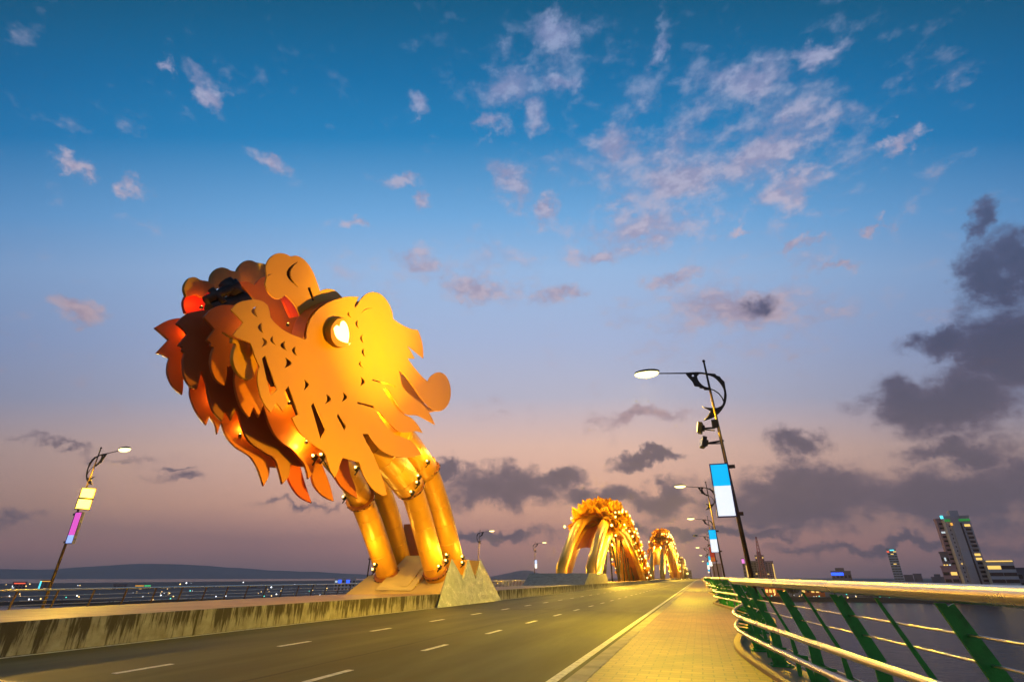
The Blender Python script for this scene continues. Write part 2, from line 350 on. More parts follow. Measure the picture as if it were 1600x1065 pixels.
# ------------------------------------------------------------------ bridge deck, road, walkway
TIP, PER = 12.4, 20.4
def edge(y):                              # scalloped outer edge of the walkway
    s = abs((y - TIP + PER / 2) % PER - PER / 2); s = PER / 2 - math.hypot(PER / 2 - s, 1.2) + .0
    s = max(0, s); return .56 + 1.28 * (math.sqrt(s * s + 2.2) - math.sqrt(2.2)) / 8.8
def ysteps(y0, y1):
    y = y0; out = [y]
    while y < y1:
        y += .3 if y < 40 else 1.0 if y < 130 else 4.0
        out.append(min(y, y1))
    return out
def strip(name, fa, fb, y0, y1, m):       # one skin swept along the bridge between two (x, z) curves
    mb = MB(); prev = None
    for y in ysteps(y0, y1):
        pr = [mb.b.verts.new((x, y, z)) for x, z in fa(y)]
        if prev:
            for i in range(len(pr) - 1): mb.b.faces.new((prev[i], prev[i + 1], pr[i + 1], pr[i]))
        prev = pr
    return kind(mb.build(name, m), 'structure')
Y0, Y1 = -25, 560
kind(MB().box(-13.2, -1.95, Y0, Y1, -1.4, 0).build('road', M['asphalt']), 'structure')
kind(MB().box(-32.6, -21.7, Y0, Y1, -1.4, -.35).build('opposite_road', M['asphalt']), 'structure')
kind(MB().box(-36.6, -32.6, Y0, Y1, -1.4, -.25).build('opposite_walkway', M['concrete']), 'structure')
strip('walkway', lambda y: [(-1.66, .12), (edge(y) - .10, .12)], None, Y0, Y1, M['paver'])
strip('kerb', lambda y: [(-1.95, -.1), (-1.95, .10), (-1.93, .124), (-1.66, .124), (-1.66, .0)], None, Y0, Y1, M['concrete'])
strip('walkway_kerb', lambda y: [(edge(y) - .10, .05), (edge(y) - .10, .18), (edge(y) - .085, .195), (edge(y) + .05, .195), (edge(y) + .06, .10), (edge(y) + .62, .09), (edge(y) + .62, -1.2), (-1.9, -1.3)], None, Y0, Y1, M['plinth'])
mb = MB(); mb.box(-2.36, -2.21, Y0, 330, 0, .004); mb.box(-12.86, -12.76, Y0, 330, 0, .004)
kind(mb.build('edge_lines', M['white_line']), 'structure')
mb = MB()
for x, y0, L in ((-9.1, 7.15, 1.05), (-5.71, 7.5, 1.15)):
    for k in range(-4, 50):
        y = y0 + 3.72 * k; mb.box(x - .06, x + .06, y, y + L, 0, .004)
kind(mb.build('lane_dashes', M['white_line']), 'structure')
mb = MB()
for y in [26.5 + 20.4 * k for k in range(-2, 14)]: mb.box(-13, -1.95, y, y + .10, 0, .003)
kind(mb.build('deck_joints', M['dark']), 'structure')
# median: kerb walls with a boarded top
strip('median', lambda y: [(-13.06, .57), (-21.7, .42), (-21.75, -.4)], None, Y0, Y1, M['median_top'])
WALLX = -13.06
mbw = MB(); mbw.box(WALLX - .02, WALLX + .10, Y0, 27.9, 0, .60)
for y in [2.1 + 4.1 * k for k in range(7)]: mbw.box(WALLX + .10, WALLX + .106, y, y + .035, .02, .58)
w1 = mbw.build('median_wall', M['wall'], None); tag(w1, 'streaked grey concrete wall along the left edge of the road before the pyramids', 'wall')
mbw = MB(); mbw.box(WALLX - .02, WALLX + .10, 36.2, 72, 0, .60)
for y in (41.5, 46.5, 51.5, 57, 63): mbw.box(WALLX + .10, WALLX + .112, y, y + .05, .02, .58)
w2 = mbw.build('median_wall', M['wall'], None); tag(w2, 'low stained concrete wall between the stone pyramids and the far grey pier', 'wall')
mbw = MB(); mbw.box(WALLX - .02, WALLX + .10, 72.01, 330, 0, .60)
w3 = mbw.build('median_wall', M['wall'], None); tag(w3, 'distant concrete median wall beside the road under the golden arches', 'wall')

# ------------------------------------------------------------------ railings
def rail_top(y): return 1.29 + .0035 * max(0, min(y, 14))
def post_mesh(wide):
    mb = MB(); th = .022 if wide else .016; a = .032 if wide else .014; k_ = .8 if wide else .38
    prof = [(.42, .1), (.42 - .15 * k_, .1), (.40 - .12 * k_, .42), (.38 - .10 * k_, .62), (.08 - a, 1.24), (.08 + a, 1.24), (.38, .64), (.42, .40)]
    A = [(-x0, z) for x0, z in prof]
    P = [mb.b.verts.new((x, -th / 2, z)) for x, z in prof]; Q = [mb.b.verts.new((x, th / 2, z)) for x, z in prof]
    mb.b.faces.new(P); mb.b.faces.new(Q[::-1])
    for i in range(len(prof)): mb.b.faces.new((P[i], Q[i], Q[(i + 1) % len(prof)], P[(i + 1) % len(prof)]))
    if wide:                              # flange, foot plate and the brackets of the two inner rails
        mb.bar((.125, 0, 1.22), (.385, 0, .64), .085, .014, (0, 1, 0)); mb.bar((.385, 0, .64), (.425, 0, .11), .085, .014, (0, 1, 0))
        mb.bar((.30, 0, .11), (.22, 0, .45), .07, .012, (0, 1, 0))
        mb.box(.20, .54, -.11, .11, .095, .12)
        for sx_, sy_ in ((.25, -.08), (.25, .08), (.49, -.08), (.49, .08)): mb.box(sx_ - .015, sx_ + .015, sy_ - .015, sy_ + .015, .12, .14)
    mb.bar((.03, 0, .72), (.26, 0, .66), .05 if wide else .03, .016, (0, 1, 0)); mb.bar((.03, 0, .47), (.27, 0, .44), .05 if wide else .03, .016, (0, 1, 0))
    bmesh.ops.recalc_face_normals(mb.b, faces=mb.b.faces)
    me = bpy.data.meshes.new('post'); mb.b.to_mesh(me); mb.b.free(); me.materials.append(M['green']); return me
PW, PN = post_mesh(True), post_mesh(False)
def tang(y): d = (edge(y + .05) - edge(y - .05)) / .1; return math.atan2(d, 1)
def along(y0, y1, f, st): 
    n = max(2, int((y1 - y0) / st)); return [f(y0 + (y1 - y0) * i / n) for i in range(n + 1)]
def railing(label, y0, y1, sp, st, cables=True, seg=14):
    r = thing('railing', label, 'railing', (edge((y0 + y1) / 2), (y0 + y1) / 2, .12), 'railings along the right walkway')
    def cv(off, z, lift=False):
        def f(y):
            a = tang(y); return (edge(y) + off * math.cos(a), y - off * math.sin(a), rail_top(y) if lift else z)
        return f
    MB().tube(along(y0, y1, cv(.06, 0, True), st), .058, seg).build('handrail', M['steel'], r)
    for z in (.73, .48): MB().tube(along(y0, y1, cv(0, z), st), .036, seg).build('rail', M['steel'], r)
    if cables:
        for off, z in ((.19, 1.05), (.27, .88), (.37, .62), (.41, .38), (.43, .22)): MB().tube(along(y0, y1, cv(off, z), st), .010, 6).build('cable', M['steel'], r)
    n = int((y1 - y0) / sp)
    for i in range(n):
        y = y0 + sp * (i + .5); o = bpy.data.objects.new('post', PW if i % 2 == 0 else PN); C.objects.link(o); o.parent = r
        o.location = Vector((edge(y), y, 0)) - Vector(r.location); o.rotation_euler = (0, 0, -tang(y))
    return r
railing('curved walkway railing nearest the camera with thick steel handrail and green posts', -7.6, 22.5, .98, .25)
railing('second bay of steel and green railing rounding its tip beyond the nearest one', 22.6, 43, 1.02, .4, True, 8)
railing('far run of scalloped green and steel railing receding beside the lamps', 43.1, 145, 2.04, 1.2, False, 6)
lr = thing('railing', 'thin metal railing on the far left side of the bridge before the river', 'railing', (-35.1, 60, -.25))
PL = MB()
PL.bar((-.22, 0, 0), (.0, 0, 1.0), .05, .09, (0, 1, 0)); bmesh.ops.recalc_face_normals(PL.b, faces=PL.b.faces)
me = bpy.data.meshes.new('post'); PL.b.to_mesh(me); PL.b.free(); me.materials.append(M['pole'])
for z, rr, xo in ((.76, .05, 0), (.45, .018, -.07), (.22, .018, -.12), (.0, .018, -.17)):
    MB().tube([(-35.1 + xo, y, z) for y in range(4, 236, 8)], rr, 8).build('handrail' if rr > .03 else 'rail', M['steel'], lr)
for k in range(100):
    o = bpy.data.objects.new('post', me); C.objects.link(o); o.parent = lr; o.location = (0, 6.4 + 2.05 * k - 60, 0)

# ------------------------------------------------------------------ street lamps
LY = 19.85
def lp(u, v): return hit(u, v, (0, LY, 0), Vector((0, 1, 0)))
LB = Vector((1.66, LY, 0))
def tile(pts, ox=980, oy=550, s=6.267): return [lp(ox + x / s, oy + y / s) for x, y in pts]
def lm(o):                                # meshes of the first lamp are drawn at its own place, then moved to its base
    return o
FISH = [(570, 203), (700, 197), (790, 208), (860, 214), (872, 230), (905, 240), (922, 264), (950, 290), (960, 350), (971, 420), (967, 470), (956, 510), (930, 555), (890, 602), (830, 642), (756, 668),
        (790, 628), (820, 575), (753, 540), (860, 549), (910, 535), (936, 512), (946, 470), (952, 400), (944, 358), (918, 312), (880, 268), (840, 238), (790, 222), (740, 211), (703, 211), (681, 235), (692, 272), (722, 312), (762, 340), (817, 352),
        (817, 370), (757, 368), (745, 353), (712, 351), (708, 338), (660, 330), (640, 288), (600, 244)]
def lens_mesh(c, a, b, h):
    mb = MB(); mb.ball((0, 0, 0), 1, 16)
    for v in mb.b.verts: v.co = Vector((c.x + v.co.x * a, c.y + v.co.y * b, c.z + min(v.co.z, .25) * h))
    return mb
def make_lamp():
    t = thing('street_lamp', 'tall lamp', 'street lamp', LB, 'street lamps along the bridge')
    top = lp(1099.5, 564); bot = Vector((1.66, LY, -.35))
    MB().tube([bot, bot + (top - bot) * .45, top], [.085, .07, .035], 12).build('pole', M['pole'], t)
    MB().ball(top, .06, 8).build('finial', M['dark'], t)
    e1 = Vector((1, 0, 0)); n = Vector((0, -1, 0))
    eye = lp(980 + 643 / 6.267, 550 + 230 / 6.267); hole = [eye + Vector((math.cos(k * .628) * .055, 0, math.sin(k * .628) * .055)) for k in range(10)]
    link('fish_bracket', plate_mesh('fish_bracket', [smooth_outline(tile(FISH), 3, 35), hole], LB, e1, n, .05), M['dark'], t)
    MB().tube(tile([(815, 360), (850, 372), (895, 402), (930, 445), (950, 495)]), .022, 6).build('belly_bar', M['dark'], t)
    a, b = tile([(590, 206), (270, 208)]); MB().tube([a, b], [.028, .022], 8).build('arm', M['dark'], t)
    c = tile([(195, 208)])[0]
    hd = MB(); hd.ball((0, 0, 0), 1, 16)
    for v in hd.b.verts: v.co = Vector((c.x + v.co.x * .50, c.y + v.co.y * .19, c.z + .05 + max(v.co.z, -.2) * .12))
    hs = hd.build('lamp_housing', M['dark'], t)
    lens_mesh(c + Vector((-.02, 0, -.01)), .48, .20, .17).build('lamp_lens', M['lamp'], hs)
    light('lamp_light', 'SPOT', c + Vector((0, 0, -.2)), 11500, (1, .64, .01), t, .12, c + Vector((-.6, 0, -6)), 160, .5)
    return t, c
lampA, LC = make_lamp()
BC = [lp(*p) for p in ((1106, 726), (1136.3, 723), (1152, 806.5), (1123.4, 808.7))]
BX0, BX1 = (BC[0].x + BC[3].x) / 2, (BC[1].x + BC[2].x) / 2; BZ0, BZ1 = (BC[2].z + BC[3].z) / 2, (BC[0].z + BC[1].z) / 2
def panel(col, s, name):
    return glow(name, col, s)
PB, PWH = panel((.0, .46, .86), 1.0, 'blue_light_panel'), panel((.86, .90, .95), .95, 'white_light_panel')
M['frame'] = mat('blue_frame_paint', (.04, .035, .20), .5)
def add_banner(t, mats, split, dx=0, dy=0, fm='frame'):   # light box hung on the pole: frame, faces, brackets
    x0, x1, y = BX0 + dx, BX1 + dx, LY - .10 + dy
    fr = MB(); f = .035
    fr.box(x0, x0 + f, y, y + .16, BZ0, BZ1).box(x1 - f, x1, y, y + .16, BZ0, BZ1).box(x0 + f, x1 - f, y, y + .16, BZ0, BZ0 + f).box(x0 + f, x1 - f, y, y + .16, BZ1 - f, BZ1).box(x0 + f, x1 - f, y + .06, y + .15, BZ0 + f, BZ1 - f)
    f_o = fr.build('banner_frame', M[fm], t); zs = BZ0 + (BZ1 - BZ0) * split
    MB().box(x0 + f, x1 - f, y + .02, y + .05, zs, BZ1 - f).build('banner_panel', mats[0], f_o); MB().box(x0 + f, x1 - f, y + .02, y + .05, BZ0 + f, zs - .002).build('banner_panel', mats[1], f_o)
    for z in (BZ0 + .10, BZ1 - .12): MB().box(x1, x1 + .22, y + .05, y + .11, z - .06, z + .06).build('banner_bracket', M['pole'], f_o)
lampsrc = copy_tree(lampA)
def flood(t, head, aim, arm_from, lit, size=(.34, .26)):
    d = (Vector(aim) - Vector(head)).normalized(); rt = d.cross(UZ).normalized(); up = rt.cross(d)
    mb = MB(); hp = Vector(head)
    mb.bar(hp - d * .14, hp, size[0], size[1] * 1.5, up)
    mb.bar(hp - d * .22, hp - d * .14, size[0] * .5, size[1] * .8, up)
    mb.bar(hp - d * .2 - rt * .0, arm_from, .05, .06); mb.bar(hp - d * .1 + rt * .2, Vector(arm_from) + rt * .02 - up * .1, .03, .04)
    f = mb.build('floodlight', M['dark'], t); lit = M['floodlens'] if lit == 2 else lit
    MB().bar(hp + d * .002, hp + d * .02, size[0] * .86, size[1] * 1.3, up).build('flood_lens', lit if lit not in (True, False) else M['bulb'] if lit else M['steel'], f)
    return f
lampA['label'] = 'tallest street lamp on the right with two floodlights and a big blue and white banner'
add_banner(lampA, (PB, PWH), .575)
p1, p2 = lp(1117, 668), lp(1131, 688)
ft1, ft2 = lp(1091, 668), lp(1096, 690)
flood(lampA, ft1, (-14, 22, 10), p1, True); flood(lampA, ft2, (-14, 16, 10), p2, False)
MB().box(lp(1118, 665).x - .12, lp(1118, 665).x + .1, LY - .06, LY + .06, ft1.z - .05, ft1.z + .25).build('ballast_box', M['dark'], lampA)
LAMPS = [(49.4, 1.98, 'blue and white banner, second of the row on the right', (PB, PWH), .575, True), (79, 2.45, 'red banner, third of the row on the right', None, .3, True),
         (113, 2.75, 'its head dark, fourth of the row on the right', (PB, PWH), .575, False), (160, 3.0, 'blue banner, fifth of the right row', (PB, PWH), .575, True), (218, 3.9, 'white banner, sixth of the right row', (PWH, PB), .7, True), (300, 5.0, 'farthest of the right row, near the vanishing road', (PB, PWH), .5, True)]
PR, PO = glow('red_banner_panel', (.55, .05, .02), .5), glow('orange_banner_panel', (.7, .16, .02), .55)
def detach(t, off):                       # unlit copies lose their light
    for ch in list(t.children):
        if ch.type == 'LIGHT': bpy.data.objects.remove(ch)
        elif off and ch.name.startswith('lamp_housing'):
            for g in ch.children: g.data = g.data.copy(); g.data.materials[0] = M['steel']
def wide_banner(t, base, mats, split, fm='frame'):
    k = set(o.name for o in t.children)
    loc = t.location.copy(); t.location = LB; add_banner(t, mats, split, fm=fm); t.location = loc
for (y, x, txt, mats, sp_, on) in LAMPS:
    c = copy_tree(lampsrc); c.location = (x, y, 0); c['label'] = 'street lamp with a ' + txt if 'its head' not in txt else 'street lamp with ' + txt
    if y > 100 or not on: detach(c, not on)
    wide_banner(c, LB, mats or (PR, PO), sp_)
PM, PV = glow('magenta_banner_panel', (.75, .10, .55), .95), glow('light_blue_panel', (.35, .5, .95), .95)
PK = mat('grey_green_banner_cloth', (.05, .07, .06), .7)
LL = [(22.85, 'bright double floodlight and a narrow pink banner at the far left', (PM, PV), .27, True), (55.7, 'dark banner half hidden behind the dragon legs', (PK, M['concrete']), .62, True), (89, 'no lit banner, seen just right of the stone pyramids', None, 0, True),
      (124, 'a lilac banner, farthest on the left side', (PV, PWH), .5, True)]
leftA = None
for k, (y, txt, mats, sp_, on) in enumerate(LL):
    c = copy_tree(lampsrc); c.location = (-36.0 - .05, y, -.05); c.scale = (-1, 1, 1); c['label'] = 'street lamp with ' + ('a ' if txt[0] in 'bdl' else '') + txt
    if k == 1: detach(c, False)
    if mats: wide_banner(c, LB, mats, sp_, 'frame' if k != 1 else 'dark')
    if k == 0: leftA = c
for ch in list(lampsrc.children):
    for g in list(ch.children): bpy.data.objects.remove(g)
    bpy.data.objects.remove(ch)
bpy.data.objects.remove(lampsrc)
# the two blazing floodlights on the left lamp
leftA.scale = (1, 1, 1)
for ch in leftA.children:                 # mirror by mesh so that its floodlights can be aimed in plain coordinates
    ch.scale = (-1, 1, 1); ch.location.x = -ch.location.x
def xp(u, v, x): return hit(u, v, (x, 0, 0), Vector((1, 0, 0)))
for (u, v) in ((137, 770), (131, 787)):
    h = xp(u, v, -35.4); flood(leftA, h, (-14, 10, 8.5), Vector((-36.05, 22.85, h.z - .1)), 2, (.75, .42))
light('flood_light', 'SPOT', xp(134, 778, -35.2), 9000, (1, .55, .06), leftA, .3, (-17, 15, 9), 60, .7)
MAIN = light('flood_light', 'SPOT', ft1 + Vector((-.3, 0, 0)), 13500, (1, .56, .012), lampA, .3, (-14, 21.5, 9), 92, .8)
HOT = light('flood_light', 'SPOT', ft1 + Vector((-.3, .2, 0)), 25000, (1, .70, .02), lampA, .2, xp(594, 506, -14), 38, 1.0)

# ------------------------------------------------------------------ dragon head
NX = Vector((1, 0, 0)); EY = Vector((0, 1, 0))
D = thing('dragon_sculpture', 'golden steel dragon head with heart eye and leafy mane raised on four tubular legs', 'dragon sculpture', (-17.4, 33, .53))
class Pl:                                 # a vertical plane through (x, y) turned by deg about z; 0 = parallel to the road
    def __init__(s, x, y=18, deg=0):
        s.O = Vector((x, y, 8)); s.n = Vector((math.cos(rad(deg)), math.sin(rad(deg)), 0)); s.e = Vector((-s.n.y, s.n.x, 0))
    def p(s, uv): return [hit(u, v, s.O, s.n) for u, v in uv]
def plate(name, pl, uv, m, parent=D, th=.14, holes=(), sub=4, corner=40, bevel=.012):
    loops = [smooth_outline(pl.p(uv), sub, corner)] + [h for h in holes]
    return link(name, plate_mesh(name, loops, pl.O, pl.e, pl.n, th, bevel), m, parent)
def crescent(pl, a, b, c, w_=.62, big=True):         # thin moon between end points a, c bulging to b
    A, B, Cc = [p for p in pl.p([a, b, c])]; n = 9; out = []; mid = (A + Cc) / 2; k = B - mid
    if big: k *= 1.35; A, Cc = mid + (A - mid) * 1.12, mid + (Cc - mid) * 1.12
    for i in range(n + 1): t = i / n; q = A.lerp(Cc, t); out.append(q + k * math.sin(math.pi * t))
    for i in range(1, n): t = 1 - i / n; q = A.lerp(Cc, t); out.append(q + k * math.sin(math.pi * t) * (1 - w_))
    return out
def slit(pl, a, b, w_=.05):
    A, B = pl.p([a, b]); d = (B - A).normalized(); s_ = pl.n.cross(d) * w_ / 2; return [A + s_, A - s_, B - s_, B + s_]
FP = Pl(-14.0)
FACE = [(360.2, 483.9), (370.7, 474.1), (383, 470), (398, 468.6), (409.7, 471.1), (417.5, 477), (420.4, 486.1), (421.5, 495.5), (428.5, 504.5), (442.8, 516.2), (457.8, 523.7), (476.3, 530.6),
        (478.3, 528), (480, 514), (485.2, 498), (496.4, 483.4), (508.5, 475.2), (520.5, 469.6), (534.6, 465.1), (547, 463.4), (559.6, 464.2), (552.5, 478), (555.2, 480.7), (564, 467), (573, 459), (583.6, 456.5), (592.6, 459), (602, 467),
        (609, 478.6), (612.6, 489), (613.6, 498.1), (622.6, 504.6), (633, 510.3), (642, 513.9), (652.6, 515.8), (657.2, 528), (660.2, 542), (660.9, 559.5), (652.6, 552.5), (633.9, 537.5), (640.6, 547.2), (647.4, 560), (636.1, 559.3),
        (643.7, 570.5), (654.2, 583), (661.7, 590.8), (668.4, 596.1), (670.5, 590.5), (675.2, 585.8), (682.7, 581.8), (690.5, 582.6), (697.7, 589), (702.4, 600), (704, 612.6), (702, 626.1), (696.2, 636.2), (688.7, 641.2), (679.7, 641.6), (672, 637),
        (664.7, 630.2), (658.5, 623.6), (651.2, 613), (642, 599.4), (632, 586), (622.4, 577.6), (628, 605), (637.7, 614.1), (648.2, 622.8), (658.7, 630.4), (668.6, 642.6), (674.6, 653), (679, 663), (666.2, 655.8), (651.2, 648.6), (636.2, 647.4),
        (626.8, 641.1), (620.5, 631.5), (612, 617), (605.8, 608.4), (597.2, 604.3), (598.9, 607), (604.7, 618.6), (612.2, 630.8), (623, 642.5), (634.7, 648.9), (642, 652.8), (651.2, 662), (659.7, 675.7), (649.7, 673), (637.7, 674.6), (624.2, 674.4),
        (614.8, 667.6), (602.8, 655.2), (594, 645.2), (587.4, 641.1), (591.1, 647.4), (598.7, 660.7), (607.7, 671.4), (618, 679.6), (628.5, 683), (640, 688.6), (650.2, 698), (657.7, 709.6), (644.2, 713), (629.2, 714), (614.2, 711.8), (600.6, 706.4), (588.3, 696.4), (579.3, 685.5),
        (575, 678), (565, 676.5), (572.2, 691.5), (581.6, 708), (586, 719), (591.8, 732.4), (597.8, 750.1), (603.6, 771.1), (597.6, 773.6), (590.1, 769.8), (581.1, 762.1), (572.1, 750.1), (566, 738), (560.8, 721.6), (548, 718.4), (534.5, 714.4), (531, 724), (527, 735.5), (522.5, 745.3),
        (516.3, 735.1), (511.4, 721), (507.2, 708.6), (498.7, 700.4), (482.2, 688.8), (468.2, 675.5), (461.2, 664), (456, 652.4), (466, 647.6), (458.5, 625.6), (450.3, 602.6), (443.5, 610.9), (448.8, 628.1), (441.3, 641.7), (430.7, 628.1), (422.5, 643.4), (412.7, 631.1), (405.4, 614),
        (402.2, 596), (402.8, 581), (405.2, 572.6), (398.4, 558), (394.4, 545), (391, 535.6), (378, 530.4), (363.9, 523.8), (371.5, 514), (379.7, 504.1), (370, 493.6)]
CUTS = [[(408.2, 559.8), (414.2, 554.5), (432.2, 608.6), (421.7, 618.4)], [(485.3, 633.6), (489.8, 627.6), (508.5, 671.2), (500.3, 687)], [(525.8, 650.9), (527.3, 645.6), (540, 664.4), (537.8, 673.4)]]
MOONS = [((401.5, 477.9), (394.4, 486.5), (403, 495.9)), ((409.7, 504.1), (404.2, 512), (412.9, 521.6)), ((427, 524.4), (423.5, 532), (432, 540)), ((446.5, 532.8), (440, 539.8), (449, 548)), ((462.3, 541), (457.5, 548), (465.5, 556.7)),
         ((407, 526.3), (414.5, 534.5), (407, 542.5)), ((442.8, 557.2), (451.6, 567), (442, 575.5)), ((472.8, 592.1), (479.7, 600.8), (472.5, 609.6)), ((507, 614.9), (514, 623.4), (505.2, 631.6)), ((533.3, 611.9), (539.6, 620.3), (531.5, 628.1)), ((561.6, 588.1), (567.4, 596.3), (560.4, 603.5)),
         ((564.1, 563.8), (561.6, 569.4), (568.8, 575.7)), ((569.4, 544.6), (565.9, 550.5), (571.2, 557.7)), ((566.8, 522.2), (563.2, 529), (568.1, 535.9)), ((559.6, 500.4), (556, 506), (561.3, 514.1)), ((546, 486.9), (543.5, 491.8), (550, 497.6))]
holes = [FP.p(c) for c in CUTS] + [crescent(FP, *m) for m in MOONS]
holes += [slit(FP, (581, 593.2), (617.2, 603.4), .09), slit(FP, (557.6, 628.4), (583.4, 635.8), .12), crescent(FP, (561.9, 492.3), (571.5, 481.8), (586, 482.2), .3, False)]
plate('face_plate', FP, FACE, M['gold'], th=.05, holes=holes)
# the eye is a raised drum: flared wall, front plate with a heart cut out, a lamp behind the heart
EP = Pl(-13.62)
def ring(pl, c, rx, ry, n=32): return pl.p([(c[0] + rx * math.cos(k * 2 * math.pi / n), c[1] + ry * math.sin(k * 2 * math.pi / n)) for k in range(n)])
ea, eb = ring(FP, (528.6, 519.2), 21.6, 24.6), ring(EP, (534, 519.6), 17.6, 22.6)
mb = MB()
for k in range(32): mb.quad(ea[k], ea[(k + 1) % 32], eb[(k + 1) % 32], eb[k])
eye = mb.build('eye_drum', M['gold'], D)
HEART = [(530.4, 509.4), (525.6, 507.9), (521, 512.2), (522, 519.2), (525.6, 527.4), (532.8, 533), (544.3, 536.2), (546, 525.2), (544.8, 513.2), (541, 504.0), (536.4, 500.8), (532, 503.6)]
link('eye_plate', plate_mesh('eye_plate', [ring(EP, (534, 519.6), 17.6, 22.6), smooth_outline(EP.p(HEART), 4, 60)], EP.O, EP.e, EP.n, .03, .004), M['gold'], eye)
hp_ = Pl(-13.68); link('heart_light', plate_mesh('heart_light', [smooth_outline(hp_.p([(531 + (u - 531) * 1.15, 520 + (v - 520) * 1.12) for u, v in HEART]), 4, 60)], hp_.O, hp_.e, hp_.n, .03, .004), glow('heart_lamp', (1, .86, .36), 2.4), eye)
plate('cheek_leaf', Pl(-14.45), [(355.7, 524.5), (368, 531), (384, 533.5), (392, 540), (398, 556), (398, 575), (394, 588), (390.4, 592), (385.7, 593.8), (375, 587.8), (366, 575.8), (362.2, 562), (363.2, 550), (367.7, 536.5), (361, 535), (362, 529)], M['gold'])
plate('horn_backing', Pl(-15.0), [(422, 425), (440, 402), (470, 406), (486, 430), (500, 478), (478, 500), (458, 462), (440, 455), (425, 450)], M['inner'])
# horn and brow ear, a layer behind the face
HP = Pl(-14.75)
HORN = [(415, 420), (417.2, 409.5), (424.7, 400.3), (435.3, 395.9), (446, 397.3), (453.3, 400.8), (462.3, 399.8), (472.8, 404.6), (480.5, 412.5), (487.5, 423.5), (493.5, 438), (499.5, 456.2), (504, 453.1), (513, 451.6), (523.6, 454.6), (535.5, 466), (530, 500), (490, 540), (476, 531),
        (472.5, 519), (469.8, 508.7), (468.3, 495.1), (462.3, 480.1), (453.3, 468.1), (445, 460.8), (439.8, 465.1), (432.3, 466.8), (424.7, 463.6), (417.2, 454.6), (413.4, 444.1), (415.9, 433.6)]
plate('horn_plate', HP, HORN, M['gold'], th=.06, holes=[crescent(HP, (470, 405.2), (446.5, 427), (471, 452.5), .26, False), slit(HP, (482, 449), (489.5, 470), .20), crescent(HP, (428, 428), (418.5, 428.5), (416.5, 434.5), .5, False)])
mb = MB(); rim = smooth_outline(FP.p([(474.3, 536.3), (477, 531), (479.2, 514), (484.4, 497.6), (495.8, 482.8), (508, 474.6), (520.2, 469), (534.6, 464.6)]), 4, 100)[:28]
prev = None
for q in rim:
    pr = [mb.b.verts.new(q - NX * .1), mb.b.verts.new(q - NX * .72)]
    if prev: mb.b.faces.new((prev[0], prev[1], pr[1], pr[0]))
    prev = pr
mb.build('brow_rim', M['rust'], D)
plate('face_shade_backing', Pl(-14.7), [(374, 487), (412, 479), (416, 498), (440, 523), (476, 538), (484, 520), (491, 502), (510, 484), (540, 471), (575, 474), (602, 482), (604, 520), (590, 570), (592, 600), (585, 640), (567, 672), (576, 700), (586, 722), (545, 712), (500, 692), (474, 670), (462, 642), (446, 605), (425, 603), (408, 570), (400, 540), (386, 528), (372, 522), (384, 504)], M['inner'])  # dark sheet added so the face slots read as shade
light('flood_and_fill_glow', 'POINT', xp(612, 606, -14.6), 260, (1, .6, .05), D, .1); light('flood_and_fill_glow', 'POINT', xp(606, 640, -14.65), 260, (1, .55, .05), D, .1)  # fill lights added behind the teeth to brighten the inner jaw, no fixtures
# inner jaw plate that shows bright between the teeth
plate('inner_jaw_plate', Pl(-15.2), [(560, 560), (600, 560), (622, 570), (636, 590), (645, 604), (655, 620), (664, 633), (680, 641.8), (668, 644), (655, 640), (645, 632), (632, 640), (630, 645), (641, 675.5), (650, 691), (657, 705), (650, 705), (636, 690), (620, 682), (590, 660), (572, 640)], M['gold'])
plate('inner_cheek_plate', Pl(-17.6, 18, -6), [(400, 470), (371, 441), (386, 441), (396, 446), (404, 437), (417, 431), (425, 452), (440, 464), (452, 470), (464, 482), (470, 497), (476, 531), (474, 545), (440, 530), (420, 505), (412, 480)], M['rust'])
plate('inner_cheek_strip', Pl(-16.6), [(439, 466), (446, 460), (466, 493), (452.5, 496)], M['red'], th=.1, corner=10, sub=1)
# mane collars: leafy plates receding behind the face
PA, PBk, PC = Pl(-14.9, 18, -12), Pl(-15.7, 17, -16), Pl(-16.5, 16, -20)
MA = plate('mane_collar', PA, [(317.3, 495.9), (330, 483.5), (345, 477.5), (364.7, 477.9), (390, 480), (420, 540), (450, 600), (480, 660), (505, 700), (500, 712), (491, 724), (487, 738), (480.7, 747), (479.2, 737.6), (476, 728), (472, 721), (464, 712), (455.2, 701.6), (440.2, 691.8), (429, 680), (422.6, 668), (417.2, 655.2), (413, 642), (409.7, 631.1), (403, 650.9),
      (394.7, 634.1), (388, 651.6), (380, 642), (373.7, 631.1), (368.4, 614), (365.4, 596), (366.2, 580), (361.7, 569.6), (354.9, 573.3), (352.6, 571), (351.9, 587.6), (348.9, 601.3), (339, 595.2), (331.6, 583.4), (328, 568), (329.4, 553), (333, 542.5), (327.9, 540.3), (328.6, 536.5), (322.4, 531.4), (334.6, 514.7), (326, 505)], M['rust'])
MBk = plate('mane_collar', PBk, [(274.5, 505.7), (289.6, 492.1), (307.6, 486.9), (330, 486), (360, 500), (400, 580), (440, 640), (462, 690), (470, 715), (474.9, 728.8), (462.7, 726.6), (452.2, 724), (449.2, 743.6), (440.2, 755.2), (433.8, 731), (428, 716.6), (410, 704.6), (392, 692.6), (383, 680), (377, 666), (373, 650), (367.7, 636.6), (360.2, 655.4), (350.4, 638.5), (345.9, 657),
      (338, 649), (331.6, 640.2), (325.6, 622.1), (322.6, 604.1), (318.6, 590), (313.6, 578), (309.8, 592.1), (306, 607.3), (297, 603.4), (289.6, 593.6), (285.8, 580), (285, 562), (288, 551.5), (283.6, 547.8), (285, 542.5), (278, 539.7), (291.8, 522.2), (284, 513)], M['shaded_rust'])
